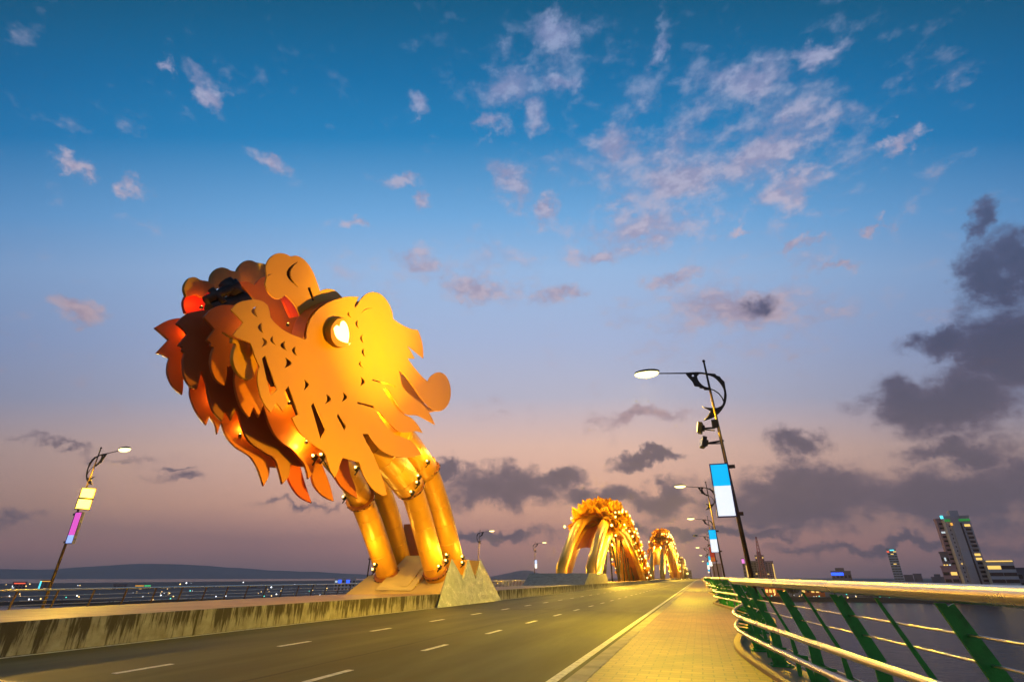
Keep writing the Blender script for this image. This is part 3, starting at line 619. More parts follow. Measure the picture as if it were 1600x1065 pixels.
MC = plate('mane_collar', PC, [(241.3, 512.4), (259.5, 502.3), (279, 497.9), (310, 500), (340, 560), (370, 620), (400, 670), (430, 715), (434, 730), (420, 729), (418.4, 743.6), (410.9, 758.1), (401, 730), (390.6, 713.6), (380, 706), (368, 698.6), (354.5, 683.6), (348, 669), (344.8, 657), (338.4, 676.4), (335.4, 662.7), (326.3, 649), (321.1, 662.9), (311, 651), (303, 637.1), (296.3, 617.6), (295.4, 601.9),
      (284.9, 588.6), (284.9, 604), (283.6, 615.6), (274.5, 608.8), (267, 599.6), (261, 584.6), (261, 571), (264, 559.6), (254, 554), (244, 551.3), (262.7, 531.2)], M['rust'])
plate('hanging_leaf', Pl(-16.6, 18, -14), [(452, 718), (447.7, 740), (453.7, 757.2), (464.2, 772.4), (474, 780), (485.3, 785), (479.2, 767.7), (471.7, 743.6), (466, 722)], M['red'])
plate('hanging_leaf', Pl(-16.0, 18, -12), [(491.2, 720), (486.5, 740), (489.7, 757.2), (500.2, 770.9), (509, 777.5), (519.8, 782), (513.7, 757.2), (504.7, 733.1), (497, 712)], M['rust'])
plate('hanging_leaf', Pl(-14.9, 22, -8), [(534, 700), (530, 726), (523, 745), (530, 757), (540, 767), (557, 777.3), (552, 757), (545, 739), (541, 705)], M['rust'])
# far-side crown lobes and their red inner faces
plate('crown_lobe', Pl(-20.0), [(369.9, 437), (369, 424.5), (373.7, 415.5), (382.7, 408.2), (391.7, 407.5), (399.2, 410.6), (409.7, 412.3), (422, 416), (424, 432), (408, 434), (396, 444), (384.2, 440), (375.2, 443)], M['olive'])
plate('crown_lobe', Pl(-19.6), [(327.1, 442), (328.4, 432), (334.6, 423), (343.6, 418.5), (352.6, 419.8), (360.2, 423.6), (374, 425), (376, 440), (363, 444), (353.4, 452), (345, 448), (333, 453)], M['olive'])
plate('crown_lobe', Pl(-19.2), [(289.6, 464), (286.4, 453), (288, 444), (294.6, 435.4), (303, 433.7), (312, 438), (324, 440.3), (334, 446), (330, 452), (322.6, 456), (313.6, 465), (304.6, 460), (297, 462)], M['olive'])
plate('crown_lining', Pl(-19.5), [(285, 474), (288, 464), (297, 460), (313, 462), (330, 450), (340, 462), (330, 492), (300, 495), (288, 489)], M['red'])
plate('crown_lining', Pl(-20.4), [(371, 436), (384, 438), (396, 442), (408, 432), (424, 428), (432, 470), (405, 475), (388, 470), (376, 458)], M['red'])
# dark braces inside the head
br = MB()
q = lambda u, v, x: xp(u, v, x)
for a, b, r in (((322, 470), (372, 445), .22), ((330, 452), (350, 474), .16), ((345, 448), (392, 486), .16), ((360, 440), (386, 480), .30), ((330, 488), (385, 470), .45), ((352, 440), (372, 462), .35)): br.tube([q(*a, -18.4), q(*b, -18.0)], r, 8)
br.build('inner_brace', M['dark'], D)
# legs: rolled steel tubes with bolted collars
def onx(u, v, x): return xp(u, v, x)
def leg(pts, r, lower):
    P = smooth_outline(pts + [pts[-1] + (pts[-1] - pts[-2])], 5, 170)[:(len(pts) - 1) * 5 + 1]
    o = MB().tube(P, r, 28).build('neck_tube', M['goldm'], D)
    L = [(a - b).length for a, b in zip(P, P[1:])]; s_ = 0; nxt = 1.3
    for (a, b), l in zip(zip(P, P[1:]), L):
        while nxt < s_ + l:
            c = a.lerp(b, (nxt - s_) / l); d = (b - a).normalized() * .03; MB().tube([c - d, c + d], r + .008, 28).build('weld_band', M['goldm'], o); nxt += 1.35
        s_ += l
    return o
def ext(p, q, k): return p + (p - q) * k
T3 = [onx(684, 908, -15.4), onx(663, 830, -15.4), onx(646, 772, -15.4), onx(634, 745, -15.4)]; leg(T3, .66, 1)
T3u = [onx(640, 760, -15.5), onx(614, 728, -15.3), onx(584, 700, -15.2), onx(556, 672, -15.2)]; leg(T3u, .86, 0)
T4 = [onx(714, 898, -15.4), onx(690, 800, -15.4), onx(672, 745, -15.4), onx(664, 722, -15.4)]; leg(T4, .66, 1)
T4u = [onx(665, 736, -15.5), onx(645, 706, -15.4), onx(622, 676, -15.3)]; leg(T4u, .80, 0)
T1 = [onx(608, 910, -19), onx(588, 842, -19), onx(566, 784, -19), onx(546, 745, -18.6), onx(515, 705, -18)]; leg(T1, .70, 1)
T2 = [onx(628, 896, -19.4), onx(613, 820, -19.4), onx(599, 775, -19.4), onx(580, 735, -19), onx(548, 696, -18.6)]; leg(T2, .66, 1)
def collar(P, i, r, k=.5):
    a, b = P[i], P[i + 1]; c = a.lerp(b, k); d = (b - a).normalized(); o = MB().tube([c - d * .10, c + d * .10], r, 28).build('pipe_collar', M['brown'], D)
    x_ = d.orthogonal().normalized(); y_ = d.cross(x_)
    for j in range(14):
        an = j * math.pi / 7; MB().ball(c + (x_ * math.cos(an) + y_ * math.sin(an)) * r, .055, 6).build('bolt', M['dark'], o)
    return c
collar(T3, 2, .82, .35); collar(T4, 2, .80, .5); collar(T1, 2, .86, .15)
for P, r in ((T3, .74), (T4, .74), (T1, .78), (T2, .76)): collar(P, 0, r, .2)
# orange door panel between the legs and the fin on the outer leg
MB().box(-20.0, -17.9, 35.0, 35.25, 1.9, 4.9).build('leg_panel', M['rust'], D)
plate('side_fin', Pl(-15.0), [(669, 712), (674, 722), (681, 740), (690, 764), (696.5, 786), (692, 784), (682, 760), (673, 738)], M['rust'], th=.08)
mb = MB(); lad = [(q(505, 718, -17), q(523, 748, -17)), (q(513, 716, -17), q(526, 742, -17))]
for a, b in lad: mb.tube([a, b], .03, 6)
for k in range(7): mb.tube([lad[0][0].lerp(lad[0][1], k / 6), lad[1][0].lerp(lad[1][1], k / 6)], .02, 6)
mb.build('ladder', M['dark'], D)
# floodlights bolted to the collars
def uplight(u, v, x, e, aim=None, col=(1, .56, .06), off=(0, 0, 0), rad_=.2):
    p = onx(u, v, x); mb = MB(); mb.bar(p + Vector((.05, .12, -.10)), p + Vector((0, -.01, -.01)), .20, .16, (1, 0, 0)); mb.bar(p + Vector((.05, .12, -.10)), p + Vector((-.25, .3, -.3)), .05, .05, (0, 0, 1))
    f = mb.build('floodlight', M['dark'], D); MB().ball(p + Vector((-.02, -.05, .02)), .055, 10).build('flood_lens', M['bulb'], f)
    if e: light('flood_and_fill_glow', 'POINT', p + Vector(off) + Vector((0, 0, .3)), e, col, D, rad_)
uplight(415, 722, -16.9, 160, off=(.3, -.2, 0)); uplight(490.5, 712, -14.6, 220, off=(-.4, -.6, 0)); uplight(503, 710, -14.7, 0); uplight(556.5, 730, -15.6, 160, off=(-.5, 0, .3)); uplight(537, 776, -19.5, 60)
uplight(668, 709, -14.8, 90, off=(.3, .5, 0)); uplight(668, 720, -14.5, 60, off=(.4, 0, 0)); uplight(654, 743, -14.5, 70, off=(.5, -.3, .2)); uplight(652, 753, -14.4, 0); uplight(643, 768, -14.3, 50, off=(.4, -.4, 0))
uplight(586, 881, -18.6, 220, off=(.1, -.9, 0)); uplight(583, 889, -18.4, 0); uplight(698, 866, -14.5, 130, off=(.3, .1, 0)); uplight(697, 875, -14.4, 60, off=(.3, -.5, 0)); uplight(722.5, 869, -14.4, 70, off=(.3, .2, 0)); uplight(722.5, 878, -14.3, 0); uplight(686, 884, -14.5, 170, off=(.3, -.7, 0))
def gap(u, v, pl, d): return pl.p([(u, v)])[0] + pl.n * d
for p, e, c in ((gap(425, 560, PA, .55), 60, (1, .42, .03)), (gap(440, 630, PA, .5), 110, (1, .5, .04)), (gap(395, 520, PA, .6), 26, (1, .36, .03)), (gap(470, 690, PA, .35), 60, (1, .55, .05)),
                (gap(330, 560, PBk, -.5), 40, (1, .28, .02)), (gap(350, 625, PBk, -.5), 60, (1, .34, .03)), (gap(385, 675, PBk, -.45), 70, (1, .42, .04)), (gap(305, 520, PBk, -.5), 16, (1, .14, .01)),
                (xp(450, 505, -16.0), 90, (1, .45, .04)), (xp(400, 462, -19.3), 40, (1, .25, .02)), (xp(315, 478, -18.9), 26, (1, .12, .01))):
    mb = MB(); pp = Vector(p); mb.bar(pp - UZ * .12, pp - UZ * .02, .10, .10, (0, 1, 0)); f = mb.build('floodlight', M['dark'], D); MB().ball(pp, .025, 6).build('flood_lens', M['bulb'], f)
    light('flood_and_fill_glow', 'POINT', pp + UZ * .2, e * 1.5, c, D, .2)
# plinth and the three stone pyramids
pl = MB(); pl.prism([(29.45, .40), (32.0, 1.52), (36.2, 1.58), (36.7, .40)], -20.5, -14.35)
P_ = thing('concrete_plinth', 'sloping sandy concrete plinth under the dragon legs on the median', 'plinth', (-17.4, 34, .5))
pl.build('block', M['plinth'], P_)
MB().prism([(30.0, .68), (33.5, 2.72), (36.1, 2.78), (36.1, 1.5), (33, 1.2)], -18.75, -16.3).build('ramp', M['ramp'], P_)
MB().prism([(30.3, .90), (33.4, 2.80), (34.6, 2.86), (34.6, 1.5), (33, 1.2)], -17.25, -16.75).build('step_rib', M['ramp'], P_)
MB().box(-15.3, -14.36, 33.2, 36.15, 1.5, 2.42).build('cable_housing', M['goldm'], P_)
def pyramid(label, l, a, r):
    A, L_, R_ = onx(*a, -13.3), onx(*l, -12.62), onx(*r, -12.62); L_.z = R_.z = 0
    mb = MB(); rng = random.Random(int(a[0])); bk = [Vector((-14.1, A.y - .1, 0)), Vector((-14.1, A.y + .1, 0))]; n = 12; rows = []
    for i in range(n + 1):
        row = []
        for j in range(i + 1):
            p = A.lerp(L_, i / n); qn = A.lerp(R_, i / n); c = p.lerp(qn, j / i if i else 0)
            if 0 < j < i: c = c + NX * rng.uniform(-.012, .012)
            row.append(mb.b.verts.new(c))
        rows.append(row)
    for i in range(n):
        for j in range(i + 1):
            mb.b.faces.new((rows[i][j], rows[i + 1][j], rows[i + 1][j + 1]))
            if j < i: mb.b.faces.new((rows[i][j], rows[i + 1][j + 1], rows[i][j + 1]))
    v0, v1 = mb.b.verts.new(bk[0]), mb.b.verts.new(bk[1])
    mb.b.faces.new([r_[0] for r_ in rows] + [v0]); mb.b.faces.new([v1] + [r_[-1] for r_ in rows[::-1]]); mb.b.faces.new((rows[0][0], v0, v1))
    tag(mb.build('stone_pyramid', M['crystal']), label, 'pyramid', 'stone pyramids at the foot of the dragon')
pyramid('pale veined stone pyramid nearest the camera, leftmost at the foot of the dragon', (683, 946.4), (706, 872), (745, 940.5))
pyramid('middle of the three pale stone pyramids at the foot of the dragon', (716, 943.4), (731.5, 872), (757, 939))
pyramid('pale stone pyramid farthest along the road, rightmost of the three', (735, 941.6), (750.5, 872.5), (783.5, 936))

# ------------------------------------------------------------------ golden body arches
def arch(label, prof, xo, rt_, rings, nl, lamps, scale_h, with_legs):
    pts = [Vector((0, y, z)) for y, z in prof]; P = smooth_outline(pts + [pts[-1] + (pts[-1] - pts[-2])], 10, 170)[:(len(pts) - 1) * 10 + 1]
    L = [0]
    for a, b in zip(P, P[1:]): L.append(L[-1] + (b - a).length)
    def at(s_):
        s_ = max(0, min(L[-1] - 1e-4, s_))
        for i in range(len(L) - 1):
            if L[i + 1] > s_: break
        t = (s_ - L[i]) / (L[i + 1] - L[i]); return P[i].lerp(P[i + 1], t), (P[i + 1] - P[i]).normalized()
    cx = -17.4; a = thing('dragon_arch', label, 'arch', (cx, (prof[0][0] + prof[-1][0]) / 2, 0)); rng = random.Random(len(label))
    def off(s_, x, r_):
        p, t = at(s_); n = Vector((0, -t.z, t.y)); return Vector((cx + x, p.y, p.z)) + n * r_
    st = [L[-1] * i / 40 for i in range(41)]
    for x, r_ in ((-xo, -rt_ * 1.3), (xo, -rt_ * 1.3), (-xo * .95, rt_ * 1.3), (xo * .95, rt_ * 1.3)):
        MB().tube([off(s_, x, r_) for s_ in st], rt_, 16).build('body_tube', M['goldm'], a)
    lo, hi = (L[-1] * .21, L[-1] * .97) if with_legs else (L[-1] * .1, L[-1] * .98)
    rest = MB()
    for k in range(rings):                 # rows of pointed scales lapping over the tubes; the nearest rows are parts of their own
        s_ = lo + (hi - lo) * k / (rings - 1); dl = (hi - lo) / rings * 1.7
        for j in range(nl):
            th = math.pi * (-.70 + 1.40 * (j + .5 + (.5 if k % 2 else 0)) / (nl + .5)); W2 = xo + rt_ * 1.3; H2 = rt_ * 2.7
            tip = scale_h * (1.0 if abs(th) < .55 else .5) * rng.uniform(.85, 1.15)
            def sc(u_, v_, lift):
                an = th + u_ * .70 * math.pi / nl; q_, t = at(s_ + v_ * dl); n = Vector((0, -t.z, t.y))
                return Vector((cx + math.sin(an) * (W2 + lift), q_.y, q_.z)) + n * (math.cos(an) * (H2 + lift))
            mb = MB() if k * nl + nl <= 100 else rest
            g = [[mb.b.verts.new(sc(u_ * wd, v_, lf + (.12 * tip if u_ == 0 else 0))) for u_ in (-1, -.5, 0, .5, 1)] for v_, wd, lf in ((1.0, .8, -.1), (.6, 1.0, .12 * tip), (.28, .85, .36 * tip), (.08, .45, .70 * tip))]
            top = mb.b.verts.new(sc(0, -.06, 1.1 * tip))
            for r0, r1 in zip(g, g[1:]):
                for i in range(4): mb.b.faces.new((r0[i], r0[i + 1], r1[i + 1], r1[i]))
            for i in range(4): mb.b.faces.new((g[-1][i], g[-1][i + 1], top))
            if mb is not rest: mb.build('scale', M['gold'] if (k + j) % 4 else M['goldm'], a)
    kind(rest.build('far_scales', M['gold'], a), 'stuff')
    for x_s in (0,):
        mb = MB(); prev = None
        for i in range(41):
            s_ = lo * .62 + (hi - lo * .62) * i / 40; pr = [mb.b.verts.new(off(s_, x, r_)) for x, r_ in ((-xo, -rt_ * 1.2), (-xo * .5, -rt_ * .5), (0, -rt_ * .3), (xo * .5, -rt_ * .5), (xo, -rt_ * 1.2))]
            if prev:
                for q_ in range(4): mb.b.faces.new((prev[q_], prev[q_ + 1], pr[q_ + 1], pr[q_]))
            prev = pr
        mb.build('belly_lining', M['rust'], a)
    for k in range(lamps):
        if k % 5 < 3:
            q_ = k // 5 * 3 + k % 5; n3 = lamps * .6; s_ = L[-1] * (.14 + .85 * (q_ // 4 + .5) / (n3 / 4)); x = (-1, 1, -1, 1)[q_ % 4] * (xo + rt_ * (1.6 if q_ % 4 < 2 else 2.0)); r_ = (-rt_ * 1.6, -rt_ * 1.6, rt_ * 2.2, rt_ * 2.2)[q_ % 4]
        else: s_ = L[-1] * rng.uniform(.22, .97); th = rng.uniform(.2, 1.9); x = math.sin(th) * (xo + rt_ * 2.6); r_ = math.cos(th) * (rt_ * 4.2)
        MB().ball(off(s_, x, r_) + Vector((0, 0, .1)), (.17 if with_legs else .34) * rng.uniform(.7, 1.3), 6).build('string_light', M['led'], a)
    return a, off, L[-1]
A1, off1, L1 = arch('nearer golden dragon body arch with rows of glowing pointed scales over the road median', [(82.5, .3), (88, 4.4), (94, 7.4), (102, 10), (112, 11.9), (122, 12.1), (134, 10.4), (146, 7), (156, 3), (164, -.8)], 2.4, .86, 28, 6, 84, 2.4, True)
for y0, y1, z1 in ((108, 108, 10.5), (108, 118, 11), (118, 118, 11.5), (128, 118, 11.5), (128, 128, 11.5), (128, 138, 11), (138, 138, 10.5), (148, 138, 10), (148, 148, 9), (158, 148, 8), (158, 158, 7)):
    MB().tube([(-17.4, y0, .4), (-17.4, y1, z1)], .16, 8).build('hanger', M['dark'], A1)
for s_ in (.09, .16, .24, .34, .46, .58, .7, .82):
    for sx_ in (-1, 1):
        light('arch_glow', 'POINT', off1(L1 * s_, sx_ * 5.2, -.6), 3800, (1, .60, .05), A1, .3)
for s_ in (.3, .5, .7): light('arch_glow', 'POINT', off1(L1 * s_, 0, -2.6), 2200, (1, .55, .05), A1, .3)
for s_, x_, r_, e_ in ((.20, -4.5, 4.5, 2200), (.26, 0, 6.5, 2600), (.20, 4.5, 4.0, 2200), (.36, 2.5, 6.5, 2200), (.5, 4.5, 5.5, 2200), (.64, 4.5, 5.0, 2200)): light('arch_glow', 'POINT', off1(L1 * s_, x_, r_), e_, (1, .62, .05), A1, .3)
A2, off2, L2 = arch('farther tall golden dragon body arch beyond the first one', [(248, .3), (258, 7), (276, 14), (300, 19), (335, 21.5), (370, 20), (405, 14.5), (430, 8), (450, 0)], 2.3, 1.0, 28, 6, 84, 2.9, False)
for s_ in (.08, .18, .3, .45, .6, .75, .88):
    for sx_ in (-1, 1): light('arch_glow', 'POINT', off2(L2 * s_, sx_ * 6.5, -2), 15000, (1, .60, .05), A2, .4)
for s_, x_, r_ in ((.25, 0, 8), (.4, 5, 7), (.6, 6, 6), (.15, 0, 2)): light('arch_glow', 'POINT', off2(L2 * s_, x_, r_), 8000, (1, .62, .05), A2, .4)
A3, off3, L3 = arch('small glowing golden tail arch farthest along the bridge', [(520, .5), (536, 9), (560, 14), (590, 12), (620, 4), (640, 0)], 2.6, 1.3, 12, 6, 32, 2.5, False)
for s_ in (.2, .5): light('arch_glow', 'POINT', off3(L3 * s_, 7, -1), 14000, (1, .6, .05), A3, .5)
PP = thing('concrete_pier', 'plain grey concrete pier block under the legs of the nearer golden arch', 'pier', (-17.4, 77, .5))
MB().prism([(68, .40), (71.5, 1.85), (86, 1.85), (87, .40)], -21.4, -13.5).build('pier_block', M['concrete'], PP, .03)

# ------------------------------------------------------------------ city
M['tower'] = mat('grey_render', (.42, .40, .42), .8, 0, .12, .2); M['bwall'] = mat('dark_render', (.16, .14, .16), .8, 0, .2, .2); M['pinkw'] = mat('pink_render', (.34, .22, .26), .8, 0, .2, .2); M['palew'] = mat('pale_render', (.36, .40, .46), .8, 0, .15, .2)
M['glass'] = mat('dark_window_glass', (.02, .022, .03), .2, 0, .2, 2)
M['wlit'] = glow('lit_window', (1, .62, .14), 1.1); M['wcool'] = glow('cool_window', (.7, .85, .9), .7); M['cyan'] = glow('cyan_sign', (.1, .8, .9), 1.4); M['blue'] = glow('blue_sign', (.02, .10, 1), 2.0); M['redl'] = glow('red_sign', (1, .12, .05), 1.3); M['greenl'] = glow('green_sign', (.08, .9, .25), 1.2); M['greend'] = glow('dim_green_roof_light', (.02, .22, .04), .8); M['mag'] = glow('magenta_sign', (.9, .2, .7), 1.2); M['orange'] = glow('orange_sign', (1, .45, .05), 1.2)
WCACHE = {}
def building(name, label, u0, u1, vt, Dm, m, floors, cols, lit=.12, depth=.8, base=-8, group=None, roof=None, signs=(), cat='building', ut=None, yaw=0, wcol=None, win=(.62, .5)):
    d0, d1 = ray(u0, 905), ray(u1, 905); a0, a1 = math.atan2(d0.x, d0.y), math.atan2(d1.x, d1.y); am = (a0 + a1) / 2
    d = ray((u0 + u1) / 2 if ut is None else ut, vt); top = EYE.z + Dm * d.z / math.hypot(d.x, d.y); wd = (a1 - a0) * Dm; dp = wd * depth; H = top - base
    r = thing(name, label, cat, (math.sin(am) * Dm, math.cos(am) * Dm, base), group); r.rotation_euler = (0, 0, -am + rad(yaw))
    def lb(mb, nm, mt, par=r):
        o = mb.build(nm, mt, None); o.parent = par; return o
    wl = lb(MB().box(-wd / 2, wd / 2, 0, dp, 0, H), 'wall', m)
    lb(MB().box(-wd / 2 - .2, wd / 2 + .2, -.2, dp + .2, H + .01, H + .8), 'parapet', m)
    if roof: lb(MB().box(-wd * .25, wd * .2, dp * .2, dp * .7, H + .82, H + .8 + roof), 'roof_house', m)
    rng = random.Random(int(u0 * 7 + vt)); 
    if floors:
        fh = H / (floors + .6); cw = wd / cols; key = (round(cw, 2), round(fh, 2), win)
        mb = MB().box(-cw * win[0] / 2, cw * win[0] / 2, -.12, .05, 0, fh * win[1]); bmesh.ops.recalc_face_normals(mb.b, faces=mb.b.faces); ms = []
        for mt in (M['glass'], M['wlit'], M['wcool']):
            me = bpy.data.meshes.new('window'); mb.b.to_mesh(me); me.materials.append(mt); ms.append(me)
        mb.b.free()
        for i in range(floors):
            for j in range(cols):
                x = rng.random(); o = bpy.data.objects.new('window', ms[(1 if rng.random() < .7 else 2) if x < lit else 0]); C.objects.link(o); o.parent = r
                o.location = (-wd / 2 + cw * (j + .5), 0, fh * (i + .5))
    for (fx0, fx1, fz0, fz1, mt) in signs: lb(MB().box(-wd / 2 + wd * fx0, -wd / 2 + wd * fx1, -.5, -.14, H * fz0, H * fz1), 'sign', mt)
    return r, wd, dp, H
# riverside hotel: three slabs side by side
B1, wd, dp, H = building('tower_block', 'tall slim grey hotel tower rising above the right railing with a dim green roof edge', 1506, 1549, 808, 340, M['tower'], 0, 0, ut=1492, depth=.55, yaw=14)
def part(nm, x0, x1, y0, y1, z0, z1, mt, par=None):
    o = MB().box(x0, x1, y0, y1, z0, z1).build(nm, mt, None); o.parent = par or B1; return o
part('dark_groove', wd * .06, wd * .14, -.12, .2, 1, H * .93, M['glass']); part('core_slab', -wd * .28, wd * .05, -.8, -.01, 0, H * 1.0, M['tower']); part('roof_light', -wd * .5, wd * .5, -.3, -.02, H * .95, H * .98, M['greend'])
part('roof_house', -wd * .15, wd * .2, 2, 6, H + .85, H + 3.4, M['tower']); part('cyan_lamp', -wd * .62, -wd * .52, -.5, .5, H * .99, H * 1.03, M['cyan']); part('orange_lamp', -wd * .33, -wd * .25, -1.1, -.85, H * .90, H * .93, M['orange'])
rng = random.Random(4)
for k in range(17):
    z = H * (.05 + .052 * k); lit = k in (8, 9, 16)
    part('window', wd * .22, wd * .44, -.10, .1, z, z + H * .028, M['wlit'] if lit else M['glass']); part('window', -wd * .40, -wd * .36, -.10, .1, z, z + H * .02, M['wlit'] if k == 7 else M['glass']); part('balcony', wd * .19, wd * .47, -.5, -.01, z - H * .012, z - H * .002, M['tower'])
building('tower_block', 'pink grey wing with balconies on the left flank of the hotel tower', 1493, 1507, 812, 344, M['pinkw'], 17, 1, lit=.14, ut=1467, depth=1.2, yaw=14, win=(.7, .4))
building('office_block', 'broad white banded block with string lights along its roof right of the hotel tower', 1549, 1594, 877, 336, M['palew'], 5, 2, lit=.15, ut=1562, depth=.5, yaw=14, signs=((.02, .98, 1.0, 1.03, M['wlit']),), win=(.96, .52))
building('apartment_block', 'low pink banded block at the foot of the hotel tower', 1476, 1500, 886, 326, M['pinkw'], 4, 2, lit=.1, ut=1484, win=(.8, .45))
building('office_block', 'low dark block at the right edge of the photograph', 1590, 1640, 889, 350, M['bwall'], 3, 4, lit=.05, ut=1600)
building('apartment_block', 'small block with lit yellow windows left of the hotel tower', 1481, 1494, 864, 330, M['bwall'], 6, 3, lit=.6, ut=1478)
building('tower_block', 'slender pale tower standing alone with a cyan light at its foot', 1398, 1413, 858, 520, M['palew'], 16, 3, lit=.04, ut=1388, signs=((.3, .9, .12, .15, M['cyan']), (0, .25, .93, .96, M['redl']), (.35, .8, .97, .995, M['cyan'])), win=(.9, .35))
building('office_block', 'low dark building topped by a bright blue sign', 1301, 1332, 893, 480, M['bwall'], 3, 5, lit=.1, signs=((.0, .62, .82, .97, M['blue']),), ut=1316, roof=2)
building('apartment_block', 'hazy low block beside the foot of the slender tower', 1414, 1428, 899, 560, M['bwall'], 0, 0); building('apartment_block', 'hazy low block second from the slender tower', 1429, 1442, 897, 600, M['bwall'], 0, 0); building('apartment_block', 'hazy low block just left of the hotel', 1456, 1478, 902, 600, M['bwall'], 0, 0, roof=2)
building('tower_block', 'stepped pale high rise right of the near lamp post', 1186, 1200, 868, 560, M['pinkw'], 14, 4, lit=.06, ut=1190, roof=3, win=(.5, .6)); building('tower_block', 'lower pale high rise with a lit right edge', 1200, 1213, 877, 565, M['pinkw'], 12, 3, lit=.12, signs=((.88, .98, .1, .92, M['wlit']),))
building('tower_block', 'high rise just behind the near lamp post', 1173, 1186, 877, 570, M['bwall'], 10, 3, lit=.1)
building('sign_tower', 'thin tower with a magenta lit top left of the near lamp post', 1164, 1168, 873, 540, M['bwall'], 8, 1, lit=.2, signs=((.0, 1, .86, 1, M['mag']), (.0, 1, .1, .3, M['redl']))); building('sign_tower', 'thin tower with a yellow lit face left of the near lamp post', 1168.5, 1173, 881, 545, M['bwall'], 0, 0, signs=((.1, .9, .05, .96, M['wlit']),))
building('office_block', 'plain mauve block behind the row of lamp posts', 1115, 1130, 881, 620, M['pinkw'], 0, 0); building('tower_block', 'hazy tower beyond the farther golden arch', 1068, 1073, 879, 900, M['bwall'], 8, 2, lit=.05); building('office_block', 'hazy stepped block at the far end of the bridge', 1072, 1082, 891, 880, M['bwall'], 4, 3, lit=.08)
d = ray(1181, 838); k_ = 560 / math.hypot(d.x, d.y); tp = EYE + d * k_; mt_ = thing('lattice_mast', 'red and white lattice mast behind the pale high rises', 'mast', (tp.x, tp.y, -7)); M['mast'] = mat('mast_paint', (.55, .16, .14), .6)
mb = MB(); 
for a_ in range(4):
    sx_, sy_ = (-1, 1, 1, -1)[a_], (-1, -1, 1, 1)[a_]; mb.tube([(tp.x + sx_ * 3, tp.y + sy_ * 3, -7), (tp.x + sx_ * .3, tp.y + sy_ * .3, tp.z)], .3, 5)
for k in range(14):
    f0, f1 = 1 - k / 14 * .9, 1 - (k + 1) / 14 * .9; z0, z1 = -7 + (tp.z + 7) * k / 14, -7 + (tp.z + 7) * (k + 1) / 14; mb.tube([(tp.x - 3 * f0, tp.y - 3 * f0, z0), (tp.x + 3 * f1, tp.y - 3 * f1, z1)], .2, 4); mb.tube([(tp.x + 3 * f0, tp.y - 3 * f0, z0), (tp.x - 3 * f1, tp.y - 3 * f1, z1)], .2, 4)
mb.build('frame', M['mast'], mt_)
# left bank
for (n_, lbl, u0, u1, vt, D_, fl, co, li, sg) in (('office_block', 'far block with a red and white rooftop sign at the left edge', 22, 44, 910, 520, 3, 4, .12, ((.1, .9, .9, 1.0, M['redl']),)), ('tower_block', 'far block outlined in cyan lights behind the left lamp post', 64, 84, 907, 500, 5, 3, .1, ((0, .12, .2, 1, M['cyan']), (0, 1, .95, 1.0, M['orange']))),
    ('office_block', 'plain dark block on the left bank beyond the railing', 180, 201, 913, 520, 3, 4, .03, ()), ('office_block', 'low dark block with an orange and green rooftop sign', 214, 238, 914, 540, 2, 4, .1, ((0, .55, .86, 1, M['orange']), (.6, 1, .86, 1, M['greenl']))), ('office_block', 'small dark block far behind the left railing', 388, 404, 914, 560, 2, 3, .03, ()),
    ('office_block', 'grey block with two blue lit logos left of the dragon plinth', 523, 556, 903, 420, 3, 6, .05, ((.18, .32, .66, .88, M['blue']), (.56, .72, .66, .88, M['blue'])))):
    building(n_, lbl, u0, u1, vt, D_, M['bwall'] if 'grey' not in lbl else M['palew'], fl, co, lit=li, signs=sg)
# riverside strip: low houses, trees, lamps along the shore
for (lbl, u0, u1, vt, D_, m_, li, fl, co) in (('orange lit riverside house with big windows seen under the handrail', 1248, 1284, 912, 318, 'rust', .7, 1, 5), ('low riverside hall with warm lights behind the near lamp post', 1192, 1226, 914, 316, 'rust', .5, 1, 6), ('small riverside pavilion with a green sign', 1318, 1350, 918, 322, 'bwall', .3, 1, 4), ('long low riverside building under the slender tower', 1352, 1420, 920, 326, 'bwall', .3, 1, 9), ('low riverside building under the hotel tower', 1424, 1500, 920, 330, 'bwall', .3, 1, 10)):
    building('riverside_building', lbl, u0, u1, vt, D_, M[m_], fl, co, lit=li, base=-7.2, signs=((.3, .6, .7, .9, M['greenl']),) if 'green sign' in lbl else ())
M['leaf'] = mat('night_foliage', (.05, .06, .03), .8, 0, .4, .5); M['bark'] = mat('bark', (.06, .045, .03), .9)
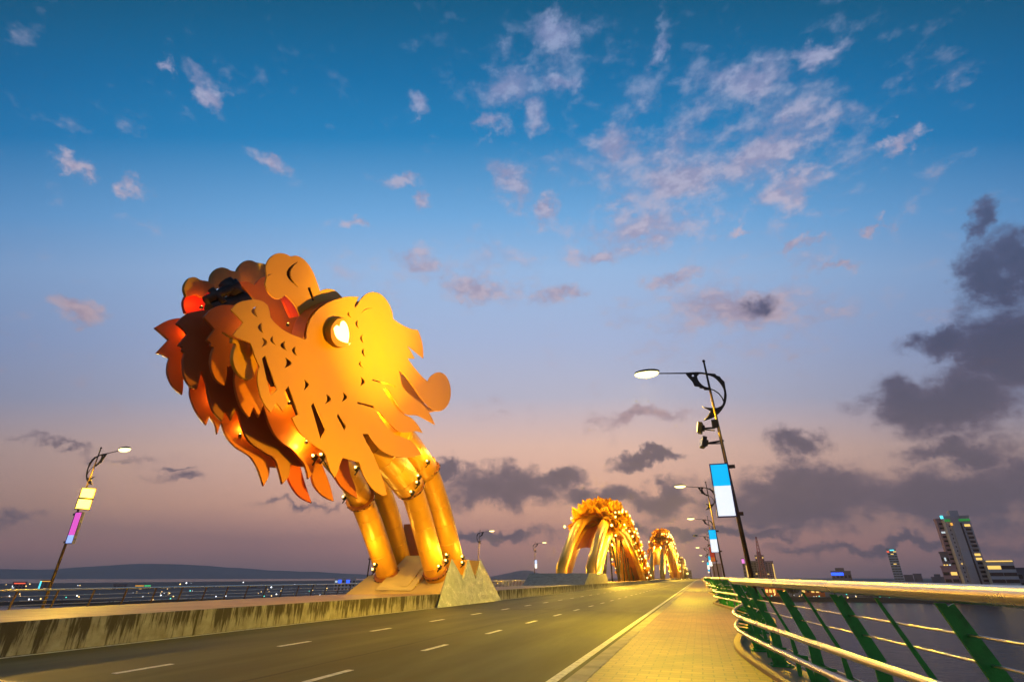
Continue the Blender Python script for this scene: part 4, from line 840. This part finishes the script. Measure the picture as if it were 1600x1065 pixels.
def tree(u, vt, D_, wdt, label, leafy=True):
    d = ray(u, vt); k_ = D_ / math.hypot(d.x, d.y); t_ = EYE + d * k_; base = Vector((t_.x, t_.y, -7.2)); H_ = t_.z + 7.2; rng = random.Random(int(u)); r = thing('tree', label, 'tree', base, 'trees along the right shore')
    mb = MB(); mb.tube([base, base + UZ * H_ * .45], [.35, .22], 6)
    for k in range(9):
        an = rng.uniform(0, 6.28); q_ = base + UZ * H_ * rng.uniform(.3, .45); e_ = q_ + Vector((math.cos(an) * wdt * .45, math.sin(an) * wdt * .45, H_ * rng.uniform(.25, .5))); mb.tube([q_, q_.lerp(e_, .5) + UZ * .5, e_], [.15, .09, .04], 5)
    mb.build('trunk', M['bark'], r)
    mb = MB()
    for k in range(420 if leafy else 60):
        an = rng.uniform(0, 6.28); f = rng.random() ** .5; z = rng.uniform(-1, 1); c = base + Vector((math.cos(an) * f * wdt * .5 * math.sqrt(1 - z * z * .8), math.sin(an) * f * wdt * .5, H_ * (.66 + z * .34))); s_ = rng.uniform(.25, .6)
        a_ = Vector((rng.gauss(0, 1), rng.gauss(0, 1), rng.gauss(0, 1))).normalized(); b_ = a_.orthogonal().normalized(); mb.quad(c - a_ * s_, c + b_ * s_ * .6, c + a_ * s_, c - b_ * s_ * .6)
    mb.build('crown', M['leaf'], r)
tree(1300, 909, 314, 10, 'bare spreading tree on the shore beside the orange lit house', False); tree(1236, 914, 312, 8, 'dark round tree on the shore between two warm lit houses'); tree(1368, 919, 318, 9, 'dark tree on the shore under the gap right of the blue sign'); tree(1450, 919, 320, 9, 'dark tree on the shore at the foot of the hotel tower')
rngl = random.Random(11); pal = {'warm_city_lights': ((1, .62, .2), 3, 70), 'white_city_lights': ((.9, .95, 1), 3, 34), 'coloured_city_lights': ((.1, .8, .6), 2, 18)}
for nm, (c_, st_, cnt) in pal.items():
    mb = MB()
    for k in range(cnt):
        left = rngl.random() < .55; u = rngl.choice((30, 75, 120, 250, 265, 300, 410, 470)) + rngl.gauss(0, 26) if left else rngl.uniform(1185, 1500); d = ray(u, 905); D_ = rngl.uniform(300, 325) if not left else rngl.uniform(270, 400); kk = D_ / math.hypot(d.x, d.y); p = EYE + d * kk
        mb.ball((p.x, p.y, -7 + rngl.random() ** 3 * 6), rngl.uniform(.10, .34) * (.95 if left else .8), 6)
    kind(mb.build(nm, glow(nm, c_, st_)), 'stuff')
tag(MB().ball(EYE + ray(1236, 908) * 325, .9, 8).build('shore_lamp', glow('shore_lamp_light', (1, .95, .75), 8)), 'bright white lamp glaring on the shore below the near handrail', 'lamp')

# ------------------------------------------------------------------ evening haze
hz = MB().box(-5300, 3300, -400, 5500, -10, 420).build('haze', bpy.data.materials.new('evening_haze'))
kind(hz, 'stuff'); hm = hz.data.materials[0]; hm.use_nodes = True; t_ = hm.node_tree; t_.nodes.clear()
ho = t_.nodes.new('ShaderNodeOutputMaterial'); hv = t_.nodes.new('ShaderNodeVolumePrincipled'); t_.links.new(hv.outputs[0], ho.inputs['Volume'])
hv.inputs['Density'].default_value = HAZE; hv.inputs['Color'].default_value = (1, .88, .84, 1); hv.inputs['Anisotropy'].default_value = .2
